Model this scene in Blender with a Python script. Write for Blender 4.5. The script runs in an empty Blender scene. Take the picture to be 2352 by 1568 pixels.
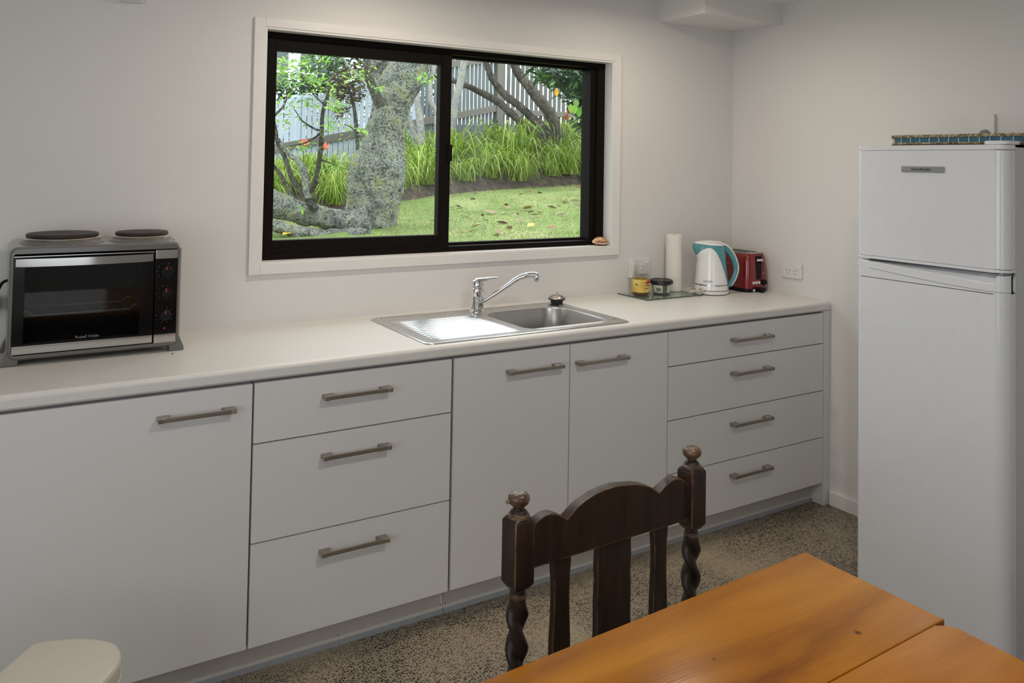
import bpy, bmesh, math, random
from math import sin, cos, pi, radians
from mathutils import Vector, Matrix, noise
random.seed(7)
S = bpy.context.scene
COL = S.collection

# ------------------------------------------------------------------ camera
CAM = Vector((-3.2072, -3.0207, 1.4962))
yaw, pit, rol = radians(31.8198), radians(1.7828), radians(0.9453)
FWD = Vector((sin(yaw)*cos(pit), cos(yaw)*cos(pit), sin(pit)))
R0 = Vector((cos(yaw), -sin(yaw), 0)); U0 = R0.cross(FWD)
RT = R0*cos(rol) + U0*sin(rol); UP = -R0*sin(rol) + U0*cos(rol)
cd = bpy.data.cameras.new('camera'); cam = bpy.data.objects.new('camera', cd); COL.objects.link(cam)
M = Matrix.Identity(4)
for i in range(3):
    M[i][0] = RT[i]; M[i][1] = UP[i]; M[i][2] = -FWD[i]; M[i][3] = CAM[i]
cam.matrix_world = M
cd.sensor_width = 36; cd.lens = 1906/2352*36; cd.shift_y = -(784-315.6)/2352
cd.clip_start = .05; cd.clip_end = 200
S.camera = cam

# ------------------------------------------------------------------ world, lights, exposure
w = bpy.data.worlds.new('overcast_sky'); S.world = w; w.use_nodes = True
wn = w.node_tree.nodes; wn['Background'].inputs[0].default_value = (.86, .94, 1.0, 1); wn['Background'].inputs[1].default_value = 3.2
def area(name, loc, direction, sx, sy, power, col, shape='RECTANGLE', spread=180):
    l = bpy.data.lights.new(name, 'AREA'); l.shape = shape; l.size = sx
    if shape in ('RECTANGLE', 'ELLIPSE'): l.size_y = sy
    l.energy = power; l.color = col; l.spread = radians(spread)
    o = bpy.data.objects.new(name, l); COL.objects.link(o); o.location = loc
    o.rotation_euler = Vector(direction).to_track_quat('-Z', 'Y').to_euler(); return o
pl = area('window_portal', (-1.58, .2, 1.55), (0, -1, 0), 1.7, .9, 1, (1, 1, 1)); pl.data.cycles.is_portal = True
area('rear_fill', (-3.4, -5.3, 1.4), (0, 1, .35), 2.0, 1.6, 17, (.86, .93, 1.0))  # added fill lamp behind the camera; no window is built there
area('side_fill', (-4.62, -2.7, 1.45), (1, .12, .22), 2.0, 1.5, 26, (.88, .94, 1.0))  # added cool fill from the left to lift the fridge front
WARM = (1, .87, .73)
NEUTRAL = (1, .955, .90)
DOWNLIGHTS = [(-2.0, -.60, 6.5, 172, WARM), (-.85, -.60, 4.5, 172, WARM), (-2.0, -2.3, 10, 180, NEUTRAL), (-3.7, -2.4, 3, 180, NEUTRAL)]
VS = S.view_settings
VS.view_transform = 'Standard'; VS.look = 'None'; VS.gamma = 1; VS.use_curve_mapping = False; VS.exposure = 0
S.cycles.use_denoising = True
S.cycles.max_bounces = 10; S.cycles.transparent_max_bounces = 24
S.cycles.sample_clamp_indirect = 8

# ------------------------------------------------------------------ helpers
def sight(px, py, d):
    return CAM + (FWD + RT*((px-1176)/1906) + UP*((315.6-py)/1906))*d
def wm(o):
    return (wm(o.parent) @ o.matrix_basis) if o.parent else o.matrix_basis.copy()
def setp(o, label=None, cat=None, group=None, kind=None):
    for k, v in (('label', label), ('category', cat), ('group', group), ('kind', kind)):
        if v: o[k] = v
    return o
def thing(name, loc, label, cat, rz=0, group=None, kind=None):
    o = bpy.data.objects.new(name, None); COL.objects.link(o); o.location = loc; o.rotation_euler = (0, 0, rz)
    o.empty_display_size = .05
    return setp(o, label, cat, group, kind)
def obj(name, bm, mat, parent=None, local=False, smooth=40, label=None, cat=None, group=None, kind=None, center=True):
    me = bpy.data.meshes.new(name)
    if isinstance(bm, bmesh.types.BMesh):
        bmesh.ops.recalc_face_normals(bm, faces=bm.faces); bm.to_mesh(me); bm.free()
    else:
        me.from_pydata(bm[0], [], bm[1]); me.update()
    o = bpy.data.objects.new(name, me); COL.objects.link(o)
    if isinstance(mat, (list, tuple)):
        for m in mat: me.materials.append(m)
    else: me.materials.append(mat)
    if parent:
        o.parent = parent
        if not local: me.transform(wm(parent).inverted())
    elif center and len(me.vertices):
        vs = [v.co for v in me.vertices]
        c = Vector(((min(v.x for v in vs)+max(v.x for v in vs))/2, (min(v.y for v in vs)+max(v.y for v in vs))/2, min(v.z for v in vs)))
        me.transform(Matrix.Translation(-c)); o.location = c
    if smooth:
        for p in me.polygons: p.use_smooth = True
        me.set_sharp_from_angle(angle=radians(smooth))
        if smooth == 40 and len(me.polygons) < 3000: o.modifiers.new('weighted_normal', 'WEIGHTED_NORMAL').keep_sharp = True
    return setp(o, label, cat, group, kind)
def NB(): return bmesh.new()
def box(bm, x0, x1, y0, y1, z0, z1, b=0, seg=2, m=None):
    r = bmesh.ops.create_cube(bm, size=1)
    T = Matrix.Translation(((x0+x1)/2, (y0+y1)/2, (z0+z1)/2)) @ Matrix.Diagonal((x1-x0, y1-y0, z1-z0, 1))
    if m is not None: T = m @ T
    bmesh.ops.transform(bm, matrix=T, verts=r['verts'])
    if b:
        es = list({e for v in r['verts'] for e in v.link_edges})
        bmesh.ops.bevel(bm, geom=es, offset=b, segments=seg, affect='EDGES', profile=.5, clamp_overlap=True)
    return bm
def B(*a, **k): return box(NB(), *a, **k)
def lathe(bm, prof, c=(0, 0, 0), n=32, m=None, rf=None, cap=True):
    rings = []
    for r, z in prof:
        ring = []
        for i in range(n):
            a = 2*pi*i/n; rr = rf(r, z, a) if rf else r
            p = Vector((rr*cos(a), rr*sin(a), z))
            p = (m @ p) if m is not None else p
            ring.append(bm.verts.new(p + Vector(c)))
        rings.append(ring)
    for a, b in zip(rings, rings[1:]):
        for i in range(n): bm.faces.new((a[i], a[(i+1) % n], b[(i+1) % n], b[i]))
    if cap:
        bm.faces.new(rings[0][::-1]); bm.faces.new(rings[-1])
    return bm
def tube(bm, pts, rad, n=8, sx=1, sy=1, upv=None, cap=True):
    pts = [Vector(p) for p in pts]
    if not hasattr(rad, '__len__'): rad = [rad]*len(pts)
    rings = []; prev = upv
    for i, p in enumerate(pts):
        t = (pts[min(i+1, len(pts)-1)] - pts[max(i-1, 0)]).normalized()
        if prev is None: prev = Vector((0, 0, 1)) if abs(t.z) < .9 else Vector((1, 0, 0))
        u = (Vector(prev) - t*t.dot(Vector(prev))).normalized(); v = t.cross(u)
        prev = upv if upv is not None else u
        rings.append([bm.verts.new(p + (u*cos(2*pi*k/n)*sx + v*sin(2*pi*k/n)*sy)*rad[i]) for k in range(n)])
    for a, b in zip(rings, rings[1:]):
        for i in range(n): bm.faces.new((a[i], a[(i+1) % n], b[(i+1) % n], b[i]))
    if cap:
        bm.faces.new(rings[0][::-1]); bm.faces.new(rings[-1])
    return bm
def spline(P, n=6):
    P = [Vector(p) for p in P]; out = []
    for i in range(len(P)-1):
        a, b = P[i], P[i+1]; pa = P[i-1] if i else a*2-b; pb = P[i+2] if i+2 < len(P) else b*2-a
        for k in range(n):
            t = k/n
            out.append(.5*((2*a) + (b-pa)*t + (2*pa-5*a+4*b-pb)*t*t + (3*a-pa-3*b+pb)*t**3))
    return out + [P[-1]]
def lerpl(L, n=6):
    out = []
    for a, b in zip(L, L[1:]): out += [a+(b-a)*k/n for k in range(n)]
    return out + [L[-1]]
def prism(bm, poly, off, bev=0, seg=2):
    off = Vector(off)
    a = [bm.verts.new(Vector(p)) for p in poly]; b = [bm.verts.new(Vector(p)+off) for p in poly]
    f1 = bm.faces.new(a); f2 = bm.faces.new(b[::-1]); n = len(a)
    for i in range(n): bm.faces.new((a[i], b[i], b[(i+1) % n], a[(i+1) % n]))
    if bev:
        es = list(f1.edges)+list(f2.edges)
        bmesh.ops.bevel(bm, geom=es, offset=bev, segments=seg, affect='EDGES', profile=.5, clamp_overlap=True)
    return bm
def rrect(x0, x1, y0, y1, r, n=6):
    out = []
    for cx, cy, a0 in ((x1-r, y1-r, 0), (x0+r, y1-r, 90), (x0+r, y0+r, 180), (x1-r, y0+r, 270)):
        for k in range(n+1):
            a = radians(a0+90*k/n); out.append((cx+r*cos(a), cy+r*sin(a)))
    return out
def text(name, body, size, m, mat, parent, sx=1, shear=0, align='CENTER', label=None):
    cu = bpy.data.curves.new(name, 'FONT'); cu.body = body; cu.size = size; cu.align_x = align; cu.align_y = 'CENTER'; cu.extrude = .0002; cu.shear = shear
    t = bpy.data.objects.new(name, cu); COL.objects.link(t)
    dg = bpy.context.evaluated_depsgraph_get(); me = bpy.data.meshes.new_from_object(t.evaluated_get(dg))
    bpy.data.objects.remove(t)
    me.transform(m @ Matrix.Diagonal((sx, 1, 1, 1)))
    o = bpy.data.objects.new(name, me); COL.objects.link(o); me.materials.clear(); me.materials.append(mat)
    o.parent = parent; me.transform(wm(parent).inverted()); setp(o, label); return o
def frame_m(origin, xdir, zdir):           # writing plane: x along xdir, z (facing) along zdir
    x = Vector(xdir).normalized(); z = Vector(zdir).normalized(); y = z.cross(x).normalized(); x = y.cross(z)
    m = Matrix.Identity(4)
    for i in range(3): m[i][0] = x[i]; m[i][1] = y[i]; m[i][2] = z[i]; m[i][3] = origin[i]
    return m

# ------------------------------------------------------------------ materials
class N:
    def __init__(s, name):
        s.m = bpy.data.materials.new(name); s.m.use_nodes = True; s.t = s.m.node_tree; s.b = s.t.nodes['Principled BSDF']
    def n(s, typ, **k):
        x = s.t.nodes.new(typ)
        for a, v in k.items():
            if a.startswith('i_'): x.inputs[a[2:].replace('_', ' ')].default_value = v
            else: setattr(x, a, v)
        return x
    def l(s, a, b): s.t.links.new(a, b)
    def tex(s, typ, scale, coord='Object', stretch=None, **k):
        tc = s.n('ShaderNodeTexCoord'); mp = s.n('ShaderNodeMapping')
        if stretch: mp.inputs['Scale'].default_value = stretch
        s.l(tc.outputs[coord], mp.inputs[0]); x = s.n(typ, **k); s.l(mp.outputs[0], x.inputs['Vector']); x.inputs['Scale'].default_value = scale
        return x
    def ramp(s, src, stops):
        r = s.n('ShaderNodeValToRGB'); e = r.color_ramp.elements
        while len(e) < len(stops): e.new(.5)
        for q, (p, c) in zip(e, stops): q.position = p; q.color = (*c, 1) if len(c) == 3 else c
        s.l(src, r.inputs[0]); return r
    def mix(s, f, a, b, mode='MIX'):
        x = s.n('ShaderNodeMix', data_type='RGBA', blend_type=mode)
        for sock, v in ((x.inputs[0], f), (x.inputs[6], a), (x.inputs[7], b)):
            if hasattr(v, 'is_linked') or isinstance(v, bpy.types.NodeSocket): s.l(v, sock)
            elif isinstance(v, (int, float)): sock.default_value = v
            else: sock.default_value = (*v, 1)
        return x.outputs[2]
    def bump(s, h, strength=.2, dist=.01):
        x = s.n('ShaderNodeBump'); x.inputs['Strength'].default_value = strength; x.inputs['Distance'].default_value = dist
        s.l(h, x.inputs['Height']); s.l(x.outputs[0], s.b.inputs['Normal']); return x
    def col(s, sock): s.l(sock, s.b.inputs['Base Color'])
def plain(name, c, rough=.5, metal=0, coat=0, bump=None, spec=.5):
    q = N(name); b = q.b; b.inputs['Base Color'].default_value = (*c, 1); b.inputs['Roughness'].default_value = rough
    b.inputs['Metallic'].default_value = metal; b.inputs['Coat Weight'].default_value = coat; b.inputs['Coat Roughness'].default_value = .08
    b.inputs['Specular IOR Level'].default_value = spec
    nz = q.tex('ShaderNodeTexNoise', bump[0] if bump else 30)
    r = q.ramp(nz.outputs['Fac'], [(.3, tuple(v*.985 for v in c)), (.7, tuple(min(1, v*1.012) for v in c))]); q.col(r.outputs[0])
    if bump: q.bump(nz.outputs['Fac'], bump[1], bump[2])
    return q.m
def glass_thin(name, tint=(1, 1, 1), refl=1.0):
    q = N(name); t = q.t; out = t.nodes['Material Output']
    tr = q.n('ShaderNodeBsdfTransparent'); tr.inputs[0].default_value = (*tint, 1)
    gl = q.n('ShaderNodeBsdfGlossy'); gl.inputs['Roughness'].default_value = .02
    ge = q.n('ShaderNodeNewGeometry'); dt = q.n('ShaderNodeVectorMath', operation='DOT_PRODUCT'); q.l(ge.outputs['Normal'], dt.inputs[0]); q.l(ge.outputs['Incoming'], dt.inputs[1])
    ab = q.n('ShaderNodeMath', operation='ABSOLUTE'); q.l(dt.outputs['Value'], ab.inputs[0])
    om = q.n('ShaderNodeMath', operation='SUBTRACT', use_clamp=True); om.inputs[0].default_value = 1; q.l(ab.outputs[0], om.inputs[1])
    pw = q.n('ShaderNodeMath', operation='POWER'); q.l(om.outputs[0], pw.inputs[0]); pw.inputs[1].default_value = 5
    mu = q.n('ShaderNodeMath', operation='MULTIPLY_ADD', use_clamp=True); q.l(pw.outputs[0], mu.inputs[0]); mu.inputs[1].default_value = .96*refl; mu.inputs[2].default_value = .04*refl
    mx = q.n('ShaderNodeMixShader'); q.l(mu.outputs[0], mx.inputs[0]); q.l(tr.outputs[0], mx.inputs[1]); q.l(gl.outputs[0], mx.inputs[2]); q.l(mx.outputs[0], out.inputs[0])
    t.nodes.remove(q.b); return q.m
def brushed(name, c, rough=.28, stretch=(1, 60, 1), scale=8):
    q = N(name); b = q.b; b.inputs['Metallic'].default_value = .88 if 'nickel' in name else 1; b.inputs['Base Color'].default_value = (*c, 1)
    nz = q.tex('ShaderNodeTexNoise', scale, stretch=stretch)
    mr = q.n('ShaderNodeMapRange'); mr.inputs[3].default_value = rough-.07; mr.inputs[4].default_value = rough+.09; q.l(nz.outputs['Fac'], mr.inputs[0]); q.l(mr.outputs[0], b.inputs['Roughness'])
    return q.m
MT = {}
MT['wall'] = plain('wall_paint', (.73, .715, .70), .6, bump=(420, .03, .001))
MT['ceil'] = plain('ceiling_paint', (.8, .79, .77), .7)
MT['trim'] = plain('trim_paint', (.78, .765, .745), .35)
MT['cab'] = plain('cabinet_white_melamine', (.725, .712, .70), .4, bump=(400, .03, .001))
MT['carcass'] = plain('cabinet_carcass', (.26, .26, .27), .6)
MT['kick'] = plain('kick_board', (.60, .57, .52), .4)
MT['seal'] = plain('grey_seal_strip', (.32, .34, .36), .5)
q = N('worktop_laminate'); b = q.b; b.inputs['Roughness'].default_value = .36
a = q.tex('ShaderNodeTexNoise', 55); a.inputs['Detail'].default_value = 6
q.col(q.ramp(a.outputs['Fac'], [(.3, (.695, .672, .64)), (.55, (.715, .695, .665)), (.75, (.73, .712, .685))]).outputs[0]); MT['worktop'] = q.m
MT['black_alu'] = plain('dark_bronze_aluminium', (.008, .006, .0048), .6, spec=.08)
MT['glass'] = glass_thin('window_glass', (.97, .985, .98))
MT['steel'] = brushed('brushed_stainless', (.60, .59, .57))
MT['steel_bright'] = brushed('polished_drainboard_steel', (.74, .74, .73), .22)
MT['bowl'] = brushed('bowl_stainless', (.50, .49, .47), .3, (60, 60, 1))
MT['chrome'] = plain('chrome', (.82, .82, .83), .06, 1)
MT['nickel'] = brushed('brushed_nickel_handle', (.36, .325, .28), .36, (60, 1, 1))
MT['ovengrey'] = plain('oven_grey_enamel', (.13, .124, .112), .26, coat=.6)
MT['black'] = plain('black_plastic', (.008, .008, .009), .4, spec=.2)
MT['rubber'] = plain('dark_rubber', (.02, .02, .02), .7)
MT['gapdark'] = plain('shadow_gap', (.03, .03, .03), .8)
MT['blackglass'] = plain('black_glass_panel', (.004, .004, .004), .15, spec=.25)
MT['ovenglass'] = glass_thin('oven_door_glass', (.50, .53, .53), .9)
MT['cavity'] = plain('oven_cavity', (.06, .065, .065), .6)
MT['hotplate'] = plain('cast_iron_hotplate', (.028, .02, .017), .55, bump=(60, .1, .002))
MT['hotring'] = brushed('hotplate_ring', (.70, .63, .52), .16, (1, 1, 1))
MT['polished'] = plain('polished_steel_trim', (.55, .54, .52), .14, 1)
MT['red'] = plain('red_marker', (.5, .01, .01), .4)
MT['white'] = plain('white_plastic', (.80, .80, .80), .3, coat=.2)
MT['white_gloss'] = plain('white_gloss_plastic', (.80, .80, .79), .16, coat=.4)
MT['fridge'] = plain('fridge_white_enamel', (.70, .71, .73), .22, coat=.35)
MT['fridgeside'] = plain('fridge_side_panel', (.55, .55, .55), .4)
MT['fridgetrim'] = plain('fridge_door_trim', (.70, .71, .73), .3, coat=.2)
MT['badge'] = plain('grey_badge', (.30, .30, .29), .35, .6)
MT['ink'] = plain('dark_print', (.02, .02, .02), .5)
MT['greyink'] = plain('grey_print', (.22, .22, .23), .5)
MT['paper'] = plain('paper_towel', (.80, .77, .72), .9, bump=(140, .25, .002))
MT['card'] = plain('cardboard_core', (.40, .31, .22), .9)
MT['outlet'] = plain('outlet_plastic', (.74, .73, .72), .35)
MT['outletdark'] = plain('outlet_slot', (.10, .10, .10), .6)
MT['cream'] = plain('cream_bin_plastic', (.61, .575, .485), .34)
MT['creamdark'] = plain('bin_body_plastic', (.56, .52, .42), .4)
MT['teal'] = plain('teal_translucent_plastic', (.085, .29, .33), .22, coat=.3)
MT['silver'] = plain('silver_band', (.5, .5, .5), .25, .9)
MT['toaster'] = plain('toaster_red', (.20, .004, .006), .18, coat=.6)
MT['redprint'] = plain('pale_red_print', (.38, .14, .13), .5)
MT['ivory'] = plain('ivory_plug', (.70, .64, .54), .4)
MT['boardglass'] = glass_thin('green_glass_board', (.90, .955, .925), 1.1)
MT['boardedge'] = plain('glass_board_edge', (.015, .05, .04), .1, coat=.5)
MT['jarglass'] = glass_thin('jar_glass', (.96, .95, .93), 1.6)
MT['coffee'] = plain('coffee_granules', (.14, .05, .015), .8, bump=(300, .6, .004))
q = N('yellow_jar_label'); q.b.inputs['Roughness'].default_value = .3
a = q.tex('ShaderNodeTexNoise', 22); q.col(q.ramp(a.outputs['Fac'], [(.3, (.58, .36, .05)), (.5, (.70, .54, .12)), (.7, (.74, .62, .22))]).outputs[0]); MT['yellow'] = q.m
MT['labelred'] = plain('label_red', (.45, .01, .015), .4)
MT['labelbrown'] = plain('label_brown', (.36, .12, .02), .5)
MT['cremelabel'] = plain('tub_label_cream', (.62, .63, .50), .5)
MT['tubgrey'] = plain('tub_grey_print', (.22, .21, .22), .5)
MT['tubclear'] = glass_thin('tub_clear_plastic', (.85, .85, .82), 1.4)
MT['spread'] = plain('tub_contents', (.06, .055, .05), .6)
MT['lidblack'] = plain('tub_black_lid', (.008, .008, .009), .3)
q = N('shell'); q.b.inputs['Roughness'].default_value = .35
a = q.tex('ShaderNodeTexNoise', 60); q.col(q.ramp(a.outputs['Fac'], [(.3, (.38, .15, .05)), (.5, (.60, .32, .15)), (.7, (.75, .55, .36))]).outputs[0]); MT['shell'] = q.m
MT['shellpale'] = plain('shell_pale_lip', (.74, .60, .45), .35)
MT['shelldark'] = plain('shell_opening', (.12, .04, .02), .6)

def wood(name, cols, scale, stretch, rough, coat, knots=None):
    q = N(name); q.b.inputs['Roughness'].default_value = rough; q.b.inputs['Coat Weight'].default_value = coat; q.b.inputs['Coat Roughness'].default_value = .1; q.b.inputs['Specular IOR Level'].default_value = .35
    a = q.tex('ShaderNodeTexNoise', scale, stretch=stretch); a.inputs['Detail'].default_value = 5; a.inputs['Distortion'].default_value = .6
    f = q.tex('ShaderNodeTexNoise', scale*14, stretch=(stretch[0]*.5, stretch[1]*2, stretch[2]))
    c = q.ramp(a.outputs['Fac'], [(.3, cols[0]), (.5, cols[1]), (.72, cols[2])]).outputs[0]
    g = q.ramp(f.outputs['Fac'], [(.35, (.86, .84, .82)), (.6, (1, 1, 1))]).outputs[0]
    c = q.mix(.55, c, g, 'MULTIPLY')
    if knots:
        tc = q.n('ShaderNodeTexCoord')
        for (kx, ky, kr) in knots:
            vm = q.n('ShaderNodeVectorMath', operation='DISTANCE'); q.l(tc.outputs['Object'], vm.inputs[0]); vm.inputs[1].default_value = (kx, ky, .75)
            rr = q.ramp(vm.outputs['Value'], [(kr*.4, (1, 1, 1)), (kr, (0, 0, 0))]).outputs[0]
            c = q.mix(rr, c, (.05, .015, .004))
    q.col(c); q.bump(f.outputs['Fac'], .03, .002); return q.m
TAB_O = Vector((-2.5, -2.45, 0))
MT['table'] = wood('table_varnished_pine', [(.19, .052, .002), (.345, .122, .004), (.45, .182, .010)], 3.2, (.55, 3.2, 1), .15, .05,
                   [(-2.005-TAB_O.x, -2.165-TAB_O.y, .007), (-2.26-TAB_O.x, -2.10-TAB_O.y, .004)])
MT['leaf_board'] = wood('table_leaf_pine', [(.28, .09, .007), (.40, .148, .014), (.48, .205, .033)], 3.2, (.55, 3.0, 1), .15, .05)
MT['tableunder'] = plain('table_dark_underframe', (.06, .018, .006), .4)
q = N('dark_stained_oak'); q.b.inputs['Roughness'].default_value = .45
a = q.tex('ShaderNodeTexNoise', 14, stretch=(4, 4, .6)); a.inputs['Detail'].default_value = 5
c = q.ramp(a.outputs['Fac'], [(.35, (.010, .0045, .0025)), (.6, (.022, .0095, .004)), (.8, (.045, .019, .007))]).outputs[0]
bv = q.n('ShaderNodeBevel', samples=4); bv.inputs[0].default_value = .0042
ge = q.n('ShaderNodeNewGeometry'); vm = q.n('ShaderNodeVectorMath', operation='DOT_PRODUCT'); q.l(bv.outputs[0], vm.inputs[0]); q.l(ge.outputs['Normal'], vm.inputs[1])
e = q.ramp(vm.outputs['Value'], [(.90, (1, 1, 1)), (.995, (0, 0, 0))]).outputs[0]
w2 = q.tex('ShaderNodeTexNoise', 25); wr = q.ramp(w2.outputs['Fac'], [(.35, (0, 0, 0)), (.65, (.75, .75, .75))]).outputs[0]
c = q.mix(q.mix(1.0, e, wr, 'MULTIPLY'), c, (.34, .18, .08)); q.col(c); MT['oak'] = q.m
MT['oakworn'] = wood('worn_finial_oak', [(.045, .025, .014), (.10, .058, .034), (.18, .11, .07)], 40, (1, 1, 1), .35, .2)
# polished concrete with dark aggregate
q = N('polished_concrete'); q.b.inputs['Roughness'].default_value = .42
big = q.tex('ShaderNodeTexNoise', 2.2); big.inputs['Detail'].default_value = 4
base = q.ramp(big.outputs['Fac'], [(.3, (.25, .215, .16)), (.5, (.35, .295, .215)), (.7, (.43, .355, .245))]).outputs[0]
fine = q.tex('ShaderNodeTexNoise', 160); base = q.mix(.5, base, q.ramp(fine.outputs['Fac'], [(.3, (.62, .62, .62)), (.7, (1.25, 1.2, 1.15))]).outputs[0], 'MULTIPLY')
dist = q.tex('ShaderNodeTexNoise', 40)
for sc, th, amt in ((105, .41, .44), (200, .42, .36)):
    vo = q.tex('ShaderNodeTexVoronoi', sc, voronoi_dimensions='2D'); vo.inputs['Randomness'].default_value = 1
    mr = q.n('ShaderNodeMath', operation='MULTIPLY_ADD'); q.l(dist.outputs['Fac'], mr.inputs[0]); mr.inputs[1].default_value = .5; q.l(vo.outputs['Distance'], mr.inputs[2])
    chip = q.ramp(mr.outputs[0], [(th+.12, (1, 1, 1)), (th+.2, (0, 0, 0))]).outputs[0]
    sep = q.n('ShaderNodeSeparateColor'); q.l(vo.outputs['Color'], sep.inputs[0])
    pick = q.ramp(sep.outputs[0], [(amt-.02, (0, 0, 0)), (amt, (1, 1, 1))]).outputs[0]
    patch = q.ramp(big.outputs['Fac'], [(.42, (1, 1, 1)), (.68, (.25, .25, .25))]).outputs[0]
    f = q.mix(1.0, q.mix(1.0, chip, pick, 'MULTIPLY'), patch, 'MULTIPLY')
    base = q.mix(f, base, (.018, .016, .014))
q.col(base); MT['floor'] = q.m

# ------------------------------------------------------------------ room shell
ZC = 2.285
XL, YR = -4.7, -5.4
wx0, wx1, wz0, wz1 = -2.394, -.788, 1.120, 1.976
bm = NB()
box(bm, XL, wx0, 0, .13, 0, ZC); box(bm, wx1, .12, 0, .13, 0, ZC); box(bm, wx0, wx1, 0, .13, 0, wz0); box(bm, wx0, wx1, 0, .13, wz1, ZC)
obj('wall_back', bm, MT['wall'], smooth=0, kind='structure', label='off-white painted kitchen wall with the garden window')
obj('wall_right', B(0, .12, YR, 0, 0, ZC), MT['wall'], smooth=0, kind='structure', label='off-white wall behind the fridge')
obj('wall_left', B(XL-.12, XL, YR, .13, 0, ZC), MT['wall'], smooth=0, kind='structure')
obj('wall_rear', B(XL-.12, .12, YR-.12, YR, 0, ZC), MT['wall'], smooth=0, kind='structure')
obj('floor', B(XL-.12, .12, YR-.12, .13, -.1, 0), MT['floor'], smooth=0, kind='structure', label='polished concrete floor with dark stone chips')
obj('ceiling', B(XL-.12, .12, YR-.12, .13, ZC, ZC+.1), MT['ceil'], smooth=0, kind='structure')
obj('trim_1', B(-.512, 0, -.312, 0, 2.188, ZC), MT['wall'], smooth=0, kind='structure', label='boxed-in corner bulkhead below the ceiling')
obj('baseboard_right', B(-.014, 0, YR, -.6, 0, .062, b=.003), MT['trim'], kind='structure', label='low white skirting board on the fridge wall')
for i, (x, y, p, spr, lc) in enumerate(DOWNLIGHTS):
    t = thing('downlight', (x, y, ZC-.02), ('warm recessed downlight above the left of the sink', 'warm recessed downlight in front of the corner bulkhead', 'recessed ceiling downlight over the dining chair', 'recessed ceiling downlight behind the bin')[i], 'light', group='ceiling downlights')
    obj('bezel', lathe(NB(), [(.05, 0), (.052, .006), (.05, .02), (.04, .02), (.038, .008)], (x, y, ZC-.02), 24, cap=False), MT['white'], t)
    d = N('downlight_lens'); d.b.inputs['Emission Color'].default_value = (*WARM, 1); d.b.inputs['Emission Strength'].default_value = 6
    obj('lens', lathe(NB(), [(.001, .009), (.038, .009), (.038, .012), (.001, .012)], (x, y, ZC-.02), 24), d.m, t)
    area('downlight_lamp', (x, y, ZC-.022), (0, 0, -1), .07, .07, p, lc, 'DISK', spr)

# window
W = thing('window_1', (-1.59, 0, 1.08), 'dark-framed sliding window over the sink', None, kind='structure')
ax0, ax1, az0, az1 = -2.4334, -.7461, 1.0824, 2.0086
bm = NB()
box(bm, ax0, wx0, -.012, 0, az0, az1, .0015); box(bm, wx1, ax1, -.012, 0, az0, az1, .0015); box(bm, wx0, wx1, -.012, 0, az0, wz0, .0015); box(bm, wx0, wx1, -.012, 0, wz1, az1, .0015)
obj('architrave', bm, MT['trim'], W)
bm = NB()
for a in ((wx0-.012, wx0+.008, wz0-.012, wz1+.012), (wx1-.008, wx1+.012, wz0-.012, wz1+.012)): box(bm, a[0], a[1], -.008, .13, a[2], a[3], .001)
box(bm, wx0+.008, wx1-.008, -.008, .13, wz0-.012, wz0+.006, .001); box(bm, wx0+.008, wx1-.008, -.008, .13, wz1-.008, wz1+.012, .001)
obj('reveal', bm, MT['trim'], W)
fx0, fx1, fz0, fz1 = wx0+.008, wx1-.008, wz0+.006, wz1-.008
bm = NB()
box(bm, fx0, fx0+.045, .045, .125, fz0, fz1, .001); box(bm, -.872, fx1, .058, .125, fz0, fz1, .001); box(bm, -.84, fx1, .046, .125, fz0, fz1, .001)
box(bm, fx0+.045, fx1, .045, .125, fz0, fz0+.022, .001); box(bm, fx0+.045, fx1, .045, .125, fz1-.022, fz1, .001)
box(bm, -1.62, -.86, .088, .122, fz0+.02, fz0+.032, .001); box(bm, -1.62, -.86, .088, .122, fz1-.032, fz1-.02, .001); box(bm, -1.62, -1.592, .088, .122, fz0+.02, fz1-.02, .001)
obj('outer_frame', bm, MT['black_alu'], W)
sx0, sx1, sz0, sz1 = fx0+.040, -1.604, fz0+.018, fz1-.018
sash = obj('sliding_sash', (lambda bm: (box(bm, sx0, sx0+.012, .05, .082, sz0, sz1, .001), box(bm, sx1-.052, sx1, .048, .082, sz0, sz1, .001),
      box(bm, sx0+.012, sx1-.052, .05, .082, sz0, 1.196, .001), box(bm, sx0+.012, sx1-.052, .05, .082, 1.900, sz1, .001), bm)[-1])(NB()), MT['black_alu'], W)
obj('pane', B(sx0+.006, sx1-.02, .064, .070, 1.19, 1.905), MT['glass'], sash, smooth=0)
obj('glazing_bead', B(sx0+.012, sx1-.052, .06, .064, 1.196, 1.199), MT['silver'], sash, smooth=0)
obj('latch', B(sx1-.014, sx1+.004, .036, .05, 1.50, 1.57, .003), MT['black_alu'], sash)
obj('pane', B(-1.6, -.865, .10, .106, fz0+.028, fz1-.028), MT['glass'], W, smooth=0)

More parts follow.
